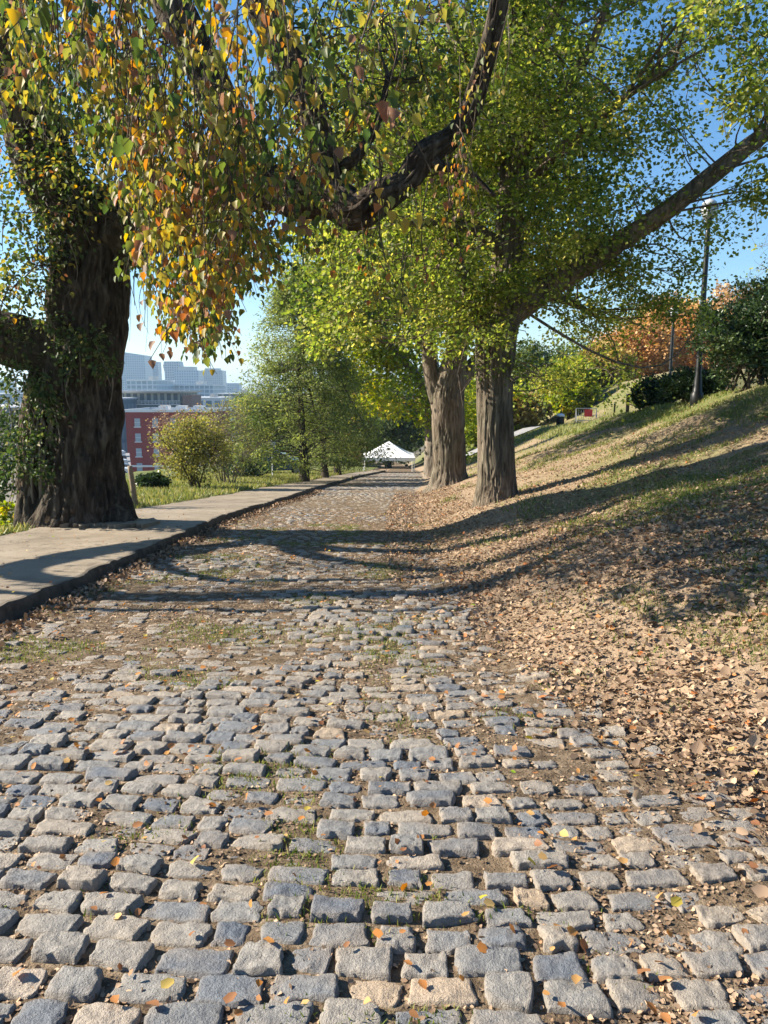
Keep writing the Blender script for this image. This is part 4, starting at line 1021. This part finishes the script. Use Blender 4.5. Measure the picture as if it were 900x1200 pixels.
# ------------------------------------------------------------------ tent
def tent():
    Y = 64; b = place(456, 547, Y); t = thing('white_tent', 'white peaked canopy tent at the far end of the cobbled road', 'tent', b)
    zE = at(456, 533.5, Y)[2]; zT = at(456, 517, Y)[2]; W = 60*mpp(456, 530, Y)/2; c = at(455.5, 533, Y); cx = c[0]
    m = MB(); n = 8; V = []; Fs = []
    for k in range(n+1):
        s = k/n; w = W*(1-s)+.02; z = zE+(zT-zE)*(s**1.25)
        V += [[cx-w, Y-w, z], [cx, Y-w*.97, z-.02], [cx+w, Y-w, z], [cx+w*.97, Y, z-.02], [cx+w, Y+w, z], [cx, Y+w*.97, z-.02], [cx-w, Y+w, z], [cx-w*.97, Y, z-.02]]
    for k in range(n):
        for q in range(8):
            q2 = (q+1) % 8; Fs.append([k*8+q, k*8+q2, (k+1)*8+q2, (k+1)*8+q])
    Fs.append([n*8+q for q in range(8)]); m.add(V, Fs); m.build('canopy', M['white_cloth'], t)
    m = MB()
    for (x0, y0, x1, y1) in ((-1, -1, 1, -1), (1, -1, 1, 1), (1, 1, -1, 1), (-1, 1, -1, -1)):
        A = np.array([cx+x0*W, Y+y0*W]); B = np.array([cx+x1*W, Y+y1*W]); V = []; k = 12
        for q in range(k+1):
            p = A+(B-A)*q/k; V += [[p[0], p[1], zE-.01], [p[0], p[1], zE-.28+.03*math.cos(q*PI)]]
        m.add(V, [[2*q, 2*q+1, 2*q+3, 2*q+2] for q in range(k)])
    m.build('valance', M['white_cloth'], t)
    for sx in (-1, 1):
        for sy in (-1, 1):
            x = cx+sx*W*.96; y = Y+sy*W*.96; m = MB(); m.lathe([(.032, 0), (.032, zE-gz(x, y))], (x, y, gz(x, y)), 8); m.build('tent_pole', M['white'], t)
    x, y = cx-W*.45, Y-.4; z = gz(x, y)
    tb = thing('folding_table', 'dark folding table standing in the shade under the white tent', 'table', (x, y, z))
    m = MB(); m.box((x-.9, y-.38, z+.70), (x+.9, y+.38, z+.745)); m.build('tabletop', M['black_metal'], tb)
    for sx in (-.8, .8):
        for sy in (-.3, .3):
            m = MB(); m.tube([(x+sx, y+sy, z), (x+sx, y+sy, z+.70)], [.02, .02], 6); m.build('leg', M['steel'], tb)
tent()

# ------------------------------------------------------------------ cars
PAINT = {}
def paint(c):
    if c not in PAINT: PAINT[c] = plain('car_paint', c, .25, .2, .02)
    return PAINT[c]
def car(b, rz, colr, label, group=None, L=4.5):
    t = thing('parked_car', label, 'car', b, group); t.rotation_euler = (0, 0, 0)
    ca, sa = math.cos(rz), math.sin(rz); b = np.array(b)
    def Mx(V):
        V = np.array(V, float); return np.stack([V[:, 0]*ca-V[:, 1]*sa, V[:, 0]*sa+V[:, 1]*ca, V[:, 2]], -1)+b
    h = L/2
    prof = [(-h, .35), (-h, .75), (-h*.93, .92), (-h*.78, .98), (-h*.5, 1.38), (-h*.2, 1.47), (h*.15, 1.43), (h*.48, 1.0), (h*.9, .86), (h, .7), (h, .35)]
    def shell(name, prof, w, mat, zc=0, inset=.16):
        V = []; n = len(prof)
        for s in (-1, 1):
            for x, z in prof:
                V.append([x, s*(w-(inset if z > 1.05 else 0)), z])
        Fs = [[k, k+1, n+k+1, n+k] for k in range(n-1)]+[[n-1, 0, n, 2*n-1], list(range(n))[::-1], list(range(n, 2*n))]
        m = MB(); m.add(Mx(V), Fs); return m.build(name, mat, t)
    shell('body', prof, .88, paint(colr))
    shell('side_window', [(-h*.68, 1.03), (-h*.47, 1.33), (-h*.2, 1.40), (h*.12, 1.37), (h*.38, 1.03)], .885, M['glass_dark'], inset=.13)
    m = MB(); m.add(Mx([[h*.17, -.68, 1.42], [h*.17, .68, 1.42], [h*.46, .80, 1.06], [h*.46, -.80, 1.06]])+[0, 0, .02], [[0, 1, 2, 3]]); m.build('windscreen', M['glass_dark'], t)
    m = MB(); m.add(Mx([[-h*.53, -.68, 1.36], [-h*.53, .68, 1.36], [-h*.75, .80, 1.04], [-h*.75, -.80, 1.04]])+[0, 0, .02], [[0, 1, 2, 3]]); m.build('rear_window', M['glass_dark'], t)
    for sx in (-.62, .62):
        for sy in (-.80, .80):
            P = Mx([[sx*h, sy-.11, .33], [sx*h, sy+.11, .33]]); V, Fs = tube_geo(P, [.33, .33], 18); m = MB(); m.add(V, Fs); w = m.build('wheel', M['tyre'], t)
            P = Mx([[sx*h, sy-.12, .33], [sx*h, sy+.12, .33]]); V, Fs = tube_geo(P, [.19, .19], 14); m = MB(); m.add(V, Fs); m.build('rim', M['steel'], w)
    for sy in (-.62, .62):
        m = MB(); m.box((h*.985, sy-.16, .62), (h+.012, sy+.16, .74), Mx); m.build('headlight', M['lamp_glass'], t)
        m = MB(); m.box((-h-.012, sy-.15, .72), (-h*.985, sy+.15, .84), Mx); m.build('tail_light', M['red_sign'], t)
u = at(322, 570, 46); car((u[0], 46, gz(u[0], 46)), .1, (.03, .07, .17), 'dark blue car parked in shade behind the cypress trunks')

cl = [((.65, .65, .66), 'white car parked downhill beside the old trunk, topmost of its row'), ((.05, .05, .06), 'black car parked second from the top in the row downhill'), ((.6, .6, .62), 'silver white car in the middle of the row downhill'), ((.12, .13, .15), 'charcoal car parked fourth from the top in the row downhill'), ((.7, .7, .7), 'white car at the lower end of the row parked downhill')]
for k, (c, lab) in enumerate(cl):
    Yk = 118-k*8; u = at(127, 532+k*5.5, Yk); car((u[0]+.3, Yk, u[2]-.4), .35, c, lab, 'cars parked in the lot downhill')
def lot():
    V = []; 
    for k in range(9):
        Yk = 124-k*5.6; py = 532+(118-Yk)/8*5.5; u = at(143, py, Yk)
        for dx in (-9, 1.2): V.append([u[0]+dx, Yk, u[2]-.42])
    tag(mesh_obj('parking_lot', V, [[2*k, 2*k+1, 2*k+3, 2*k+2] for k in range(8)], M['asphalt']), kind='structure')
lot()

# ------------------------------------------------------------------ city
def slab(px0, px1, Y, ztop_py, zbot, depth):
    x0 = at(px0, 470, Y)[0]; x1 = at(px1, 470, Y)[0]; zt = at((px0+px1)/2, ztop_py, Y)[2]
    return x0, x1, zt
def building_red():
    Y = 170; x0, x1, zt = slab(146, 250, Y, 483, 0, 0); zb = -19.0
    t = thing('brick_building', 'red brick four storey building with white window sills behind the bare tree', 'building', ((x0+x1)/2, Y, zb))
    m = MB(); m.box((x0, Y, zb), (x1, Y+18, zt)); m.build('wall', M['red_brick'], t)
    m = MB(); m.box((x0-.3, Y-.3, zt), (x1+.3, Y-.002, zt+.6)); m.box((x0-.3, Y+18.01, zt), (x1+.3, Y+18.3, zt+.6)); m.box((x0-.3, Y, zt), (x0-.003, Y+18, zt+.6)); m.box((x1+.003, Y, zt), (x1+.3, Y+18, zt+.6)); m.build('parapet', M['white'], t)
    m = MB(); m.box((x0+.01, Y+.01, zt), (x1-.01, Y+17.9, zt+.15)); m.build('roof', M['asphalt'], t)
    for k in range(3):
        xa = x0+6+k*4; m = MB(); m.box((xa, Y+5, zt+.15), (xa+2.2, Y+7.5, zt+1.3)); m.build('roof_unit', M['white'], t)
    # windows are grouped in columns
    for c, wx in enumerate((x0+2.6, x0+6.6, x0+10.6, x0+14.6, x0+18)):
        if wx > x1-1.5: continue
        for r in range(4):
            zc = zt-2.3-r*3.35
            m = MB(); m.box((wx-.62, Y-.06, zc-.9), (wx+.62, Y-.003, zc+.9)); w = m.build('window', M['glass_lit'], t)
            m = MB(); m.box((wx-.8, Y-.16, zc-1.12), (wx+.8, Y-.003, zc-.92)); m.build('sill', M['white'], w)
            m = MB(); m.box((wx-.66, Y-.10, zc-.04), (wx+.66, Y-.062, zc+.04)); m.build('frame', M['white'], w)
    m = MB(); m.box((x0-.05, Y-.25, zt-12.3), (x1, Y-.003, zt-11.9)); m.build('belt_course', M['white'], t)
building_red()
def building_teal():
    Y = 215; x0, x1, zt = slab(118, 212, Y, 460, 0, 0); zb = -19
    teal = facade_mat('teal_facade', (.10, .20, .25), (.25, .35, .42), 2.4, 3.2, .45)
    up = facade_mat('upper_storey', (.34, .36, .32), (.06, .10, .13), 1.9, 2.8, .35)
    t = thing('teal_building', 'blue teal apartment block with flat overhanging roof behind the red one', 'building', ((x0+x1)/2, Y, zb))
    m = MB(); m.box((x0, Y, zb), (x1, Y+22, zt-3.2)); m.build('wall', teal, t)
    m = MB(); m.box((x0+.4, Y+.8, zt-3.2), (x1-.4, Y+21, zt)); m.build('top_storey', up, t)
    m = MB(); m.box((x0-1, Y-1.1, zt), (x1+1, Y+22.5, zt+.5)); m.build('roof', M['steel'], t)
    for z in (zt-3.3, zt-6.5, zt-9.7):
        m = MB()
        for k in range(24): xx = x0+(x1-x0)*k/23; m.box((xx-.04, Y-1.0, z+.08), (xx+.04, Y-.92, z+1.05))
        m.box((x0, Y-1.05, z+1.05), (x1, Y-.9, z+1.13)); m.box((x0, Y-1.05, z-.12), (x1, Y-.004, z+.06)); m.build('balcony', M['white'], t)
    # brown stair block at its right end
    x2, x3, z3 = slab(208, 222, Y-1, 463, 0, 0); m = MB(); m.box((x1+1.05, Y-2, zb), (x1+3.6, Y+9, z3)); m.build('stair_tower', plain('brown_panel', (.24, .15, .12), .8), t)
building_teal()
def low_building(px0, px1, py, Y, wall, glass, lab, name='low_building', dep=20, sx=3, sz=3.4, roofc='white'):
    x0, x1, zt = slab(px0, px1, Y, py, 0, 0); zb = -19
    t = thing(name, lab, 'building', ((x0+x1)/2, Y, zb))
    m = MB(); m.box((x0, Y, zb), (x1, Y+dep, zt)); m.build('wall', facade_mat(name+'_wall', wall, glass, sx, sz, .5), t)
    w = (x1-x0)*.02
    m = MB(); m.box((x0-w, Y-w, zt), (x1+w, Y+dep+w, zt+max(.4, Y*.0012))); m.build('roof', M[roofc], t)
    m = MB(); m.box((x0+(x1-x0)*.55, Y+dep*.3, zt+max(.4, Y*.0012)), (x0+(x1-x0)*.7, Y+dep*.6, zt+Y*.006)); m.build('roof_unit', M['steel'], t)
low_building(221, 258, 467, 260, (.62, .64, .66), (.2, .27, .32), 'white low flat roofed building right of the teal block')
low_building(255, 300, 462, 330, (.45, .42, .38), (.15, .2, .25), 'grey beige low building beside the cypress top, right of the white one')
low_building(112, 140, 468, 200, (.09, .15, .19), (.2, .28, .34), 'narrow blue grey block with windows just right of the old trunk', 'narrow_block', 14)
low_building(150, 184, 446, 700, (.5, .56, .62), (.25, .35, .42), 'long pale low office in front of the widest tower', 'low_office', 60, 5, 4)
low_building(195, 250, 452, 760, (.55, .58, .6), (.25, .33, .4), 'long pale low office under the middle towers', 'low_office', 60, 5, 4)
low_building(-30, 25, 462, 500, (.35, .38, .42), (.2, .26, .32), 'grey city block seen left of the old tree stem', 'city_block', 40, 5, 4)
low_building(-60, 60, 478, 190, (.42, .30, .25), (.12, .15, .18), 'brown low house row seen through the vines at the left edge', 'house_row', 20, 4, 3.4)
def tower(px0, px1, py, Y, wall, glass, lab, flare=0.0, cap=0.0, setback=None, antenna=False, name='office_tower', slant=0):
    x0, x1, zt = slab(px0, px1, Y, py, 0, 0); zb = -19; dep = (x1-x0)*.8; cx = (x0+x1)/2; hw = (x1-x0)/2
    t = thing(name, lab, 'tower', (cx, Y, zb), 'office towers on the skyline')
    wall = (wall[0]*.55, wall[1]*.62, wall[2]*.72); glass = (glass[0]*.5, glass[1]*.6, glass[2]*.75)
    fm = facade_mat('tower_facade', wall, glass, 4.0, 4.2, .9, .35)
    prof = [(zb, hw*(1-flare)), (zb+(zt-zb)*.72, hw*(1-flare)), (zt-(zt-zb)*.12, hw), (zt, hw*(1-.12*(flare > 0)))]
    m = MB(); V = []; Fs = []
    for z, w in prof:
        zl = z if z < zt else z
        V += [[cx-w, Y, zl], [cx+w, Y, zl-(slant if z == zt else 0)], [cx+w, Y+dep, zl-(slant if z == zt else 0)], [cx-w, Y+dep, zl]]
    for k in range(len(prof)-1):
        for q in range(4): q2 = (q+1) % 4; Fs.append([k*4+q, k*4+q2, (k+1)*4+q2, (k+1)*4+q])
    Fs.append([(len(prof)-1)*4+q for q in range(4)]); m.add(V, Fs); m.build('tower_body', fm, t)
    if cap:
        m = MB(); m.box((cx-hw*.7, Y+dep*.15, zt-slant), (cx+hw*.6, Y+dep*.8, zt+cap)); m.build('roof_plant', M['steel'], t)
    if antenna:
        m = MB(); m.lathe([(1.2, 0), (.8, 10), (.3, 22)], (cx-hw*.3, Y+dep/2, zt), 6); m.build('antenna', M['steel'], t)
TY = 1400
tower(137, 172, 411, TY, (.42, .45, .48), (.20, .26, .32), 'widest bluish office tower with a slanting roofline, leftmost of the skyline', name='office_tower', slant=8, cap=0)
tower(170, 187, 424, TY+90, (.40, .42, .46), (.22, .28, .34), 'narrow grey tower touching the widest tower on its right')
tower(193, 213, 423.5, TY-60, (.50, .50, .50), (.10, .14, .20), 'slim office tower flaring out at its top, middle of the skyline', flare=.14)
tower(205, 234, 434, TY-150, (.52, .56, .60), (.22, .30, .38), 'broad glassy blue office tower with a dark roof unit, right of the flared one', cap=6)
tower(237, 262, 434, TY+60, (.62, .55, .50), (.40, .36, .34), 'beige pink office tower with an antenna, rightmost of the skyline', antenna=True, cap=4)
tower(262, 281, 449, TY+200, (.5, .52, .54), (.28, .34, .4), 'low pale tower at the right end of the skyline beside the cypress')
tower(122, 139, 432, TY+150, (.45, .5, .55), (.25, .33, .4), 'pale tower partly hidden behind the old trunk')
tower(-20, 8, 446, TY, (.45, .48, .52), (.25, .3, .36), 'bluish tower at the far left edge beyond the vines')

# ------------------------------------------------------------------ haze
def haze():
    m, nt, out = newmat('haze_air')
    v = nd(nt, 'ShaderNodeVolumePrincipled'); v.inputs['Density'].default_value = .00021; v.inputs['Color'].default_value = (.52, .76, 1.0, 1); v.inputs['Anisotropy'].default_value = .25
    nt.links.new(v.outputs[0], out.inputs['Volume'])
    mb = MB(); mb.box((-5300, -80, -20.5), (5300, 6300, 108)); o = mb.build('haze', m); tag(o, kind='stuff')
haze()

# ------------------------------------------------------------------ light, camera
EL = math.radians(32); AZF = math.radians(9)
S = Vector((-math.cos(EL)*math.cos(AZF), math.cos(EL)*math.sin(AZF), math.sin(EL)))
w = bpy.data.worlds.new('World'); sc.world = w; w.use_nodes = True; nt = w.node_tree; nt.nodes.clear()
sky = nt.nodes.new('ShaderNodeTexSky'); sky.sky_type = 'NISHITA'; sky.sun_disc = False; sky.sun_elevation = EL
sky.sun_rotation = math.radians(270)+AZF; sky.dust_density = .25; sky.ozone_density = 2.5; sky.altitude = 50
bgn = nt.nodes.new('ShaderNodeBackground'); bgn.inputs[1].default_value = .07
o = nt.nodes.new('ShaderNodeOutputWorld'); hs = nt.nodes.new('ShaderNodeHueSaturation'); hs.inputs['Saturation'].default_value = 1.25; nt.links.new(sky.outputs[0], hs.inputs['Color']); nt.links.new(hs.outputs[0], bgn.inputs[0]); nt.links.new(bgn.outputs[0], o.inputs[0])
L = bpy.data.lights.new('sun', 'SUN'); L.energy = 5.0; L.angle = math.radians(.5); L.color = (1, .90, .75)
lo = bpy.data.objects.new('sun', L); col.objects.link(lo); lo.rotation_euler = S.to_track_quat('Z', 'Y').to_euler()
cam = bpy.data.cameras.new('camera'); co = bpy.data.objects.new('camera', cam); col.objects.link(co)
co.location = (0, 0, EYE); co.rotation_euler = (math.radians(90)-PITCH, 0, 0)
cam.sensor_fit = 'VERTICAL'; cam.sensor_height = 24; cam.lens = 24*F/1200; cam.clip_end = 12000; cam.clip_start = .05
sc.camera = co
vs = sc.view_settings; sc.display_settings.display_device = 'sRGB'; vs.view_transform = 'Standard'; vs.look = 'None'; vs.exposure = 1.5; vs.gamma = 1; vs.use_curve_mapping = False
sc.cycles.max_bounces = 6; sc.cycles.diffuse_bounces = 3; sc.cycles.transmission_bounces = 4; sc.cycles.volume_bounces = 0
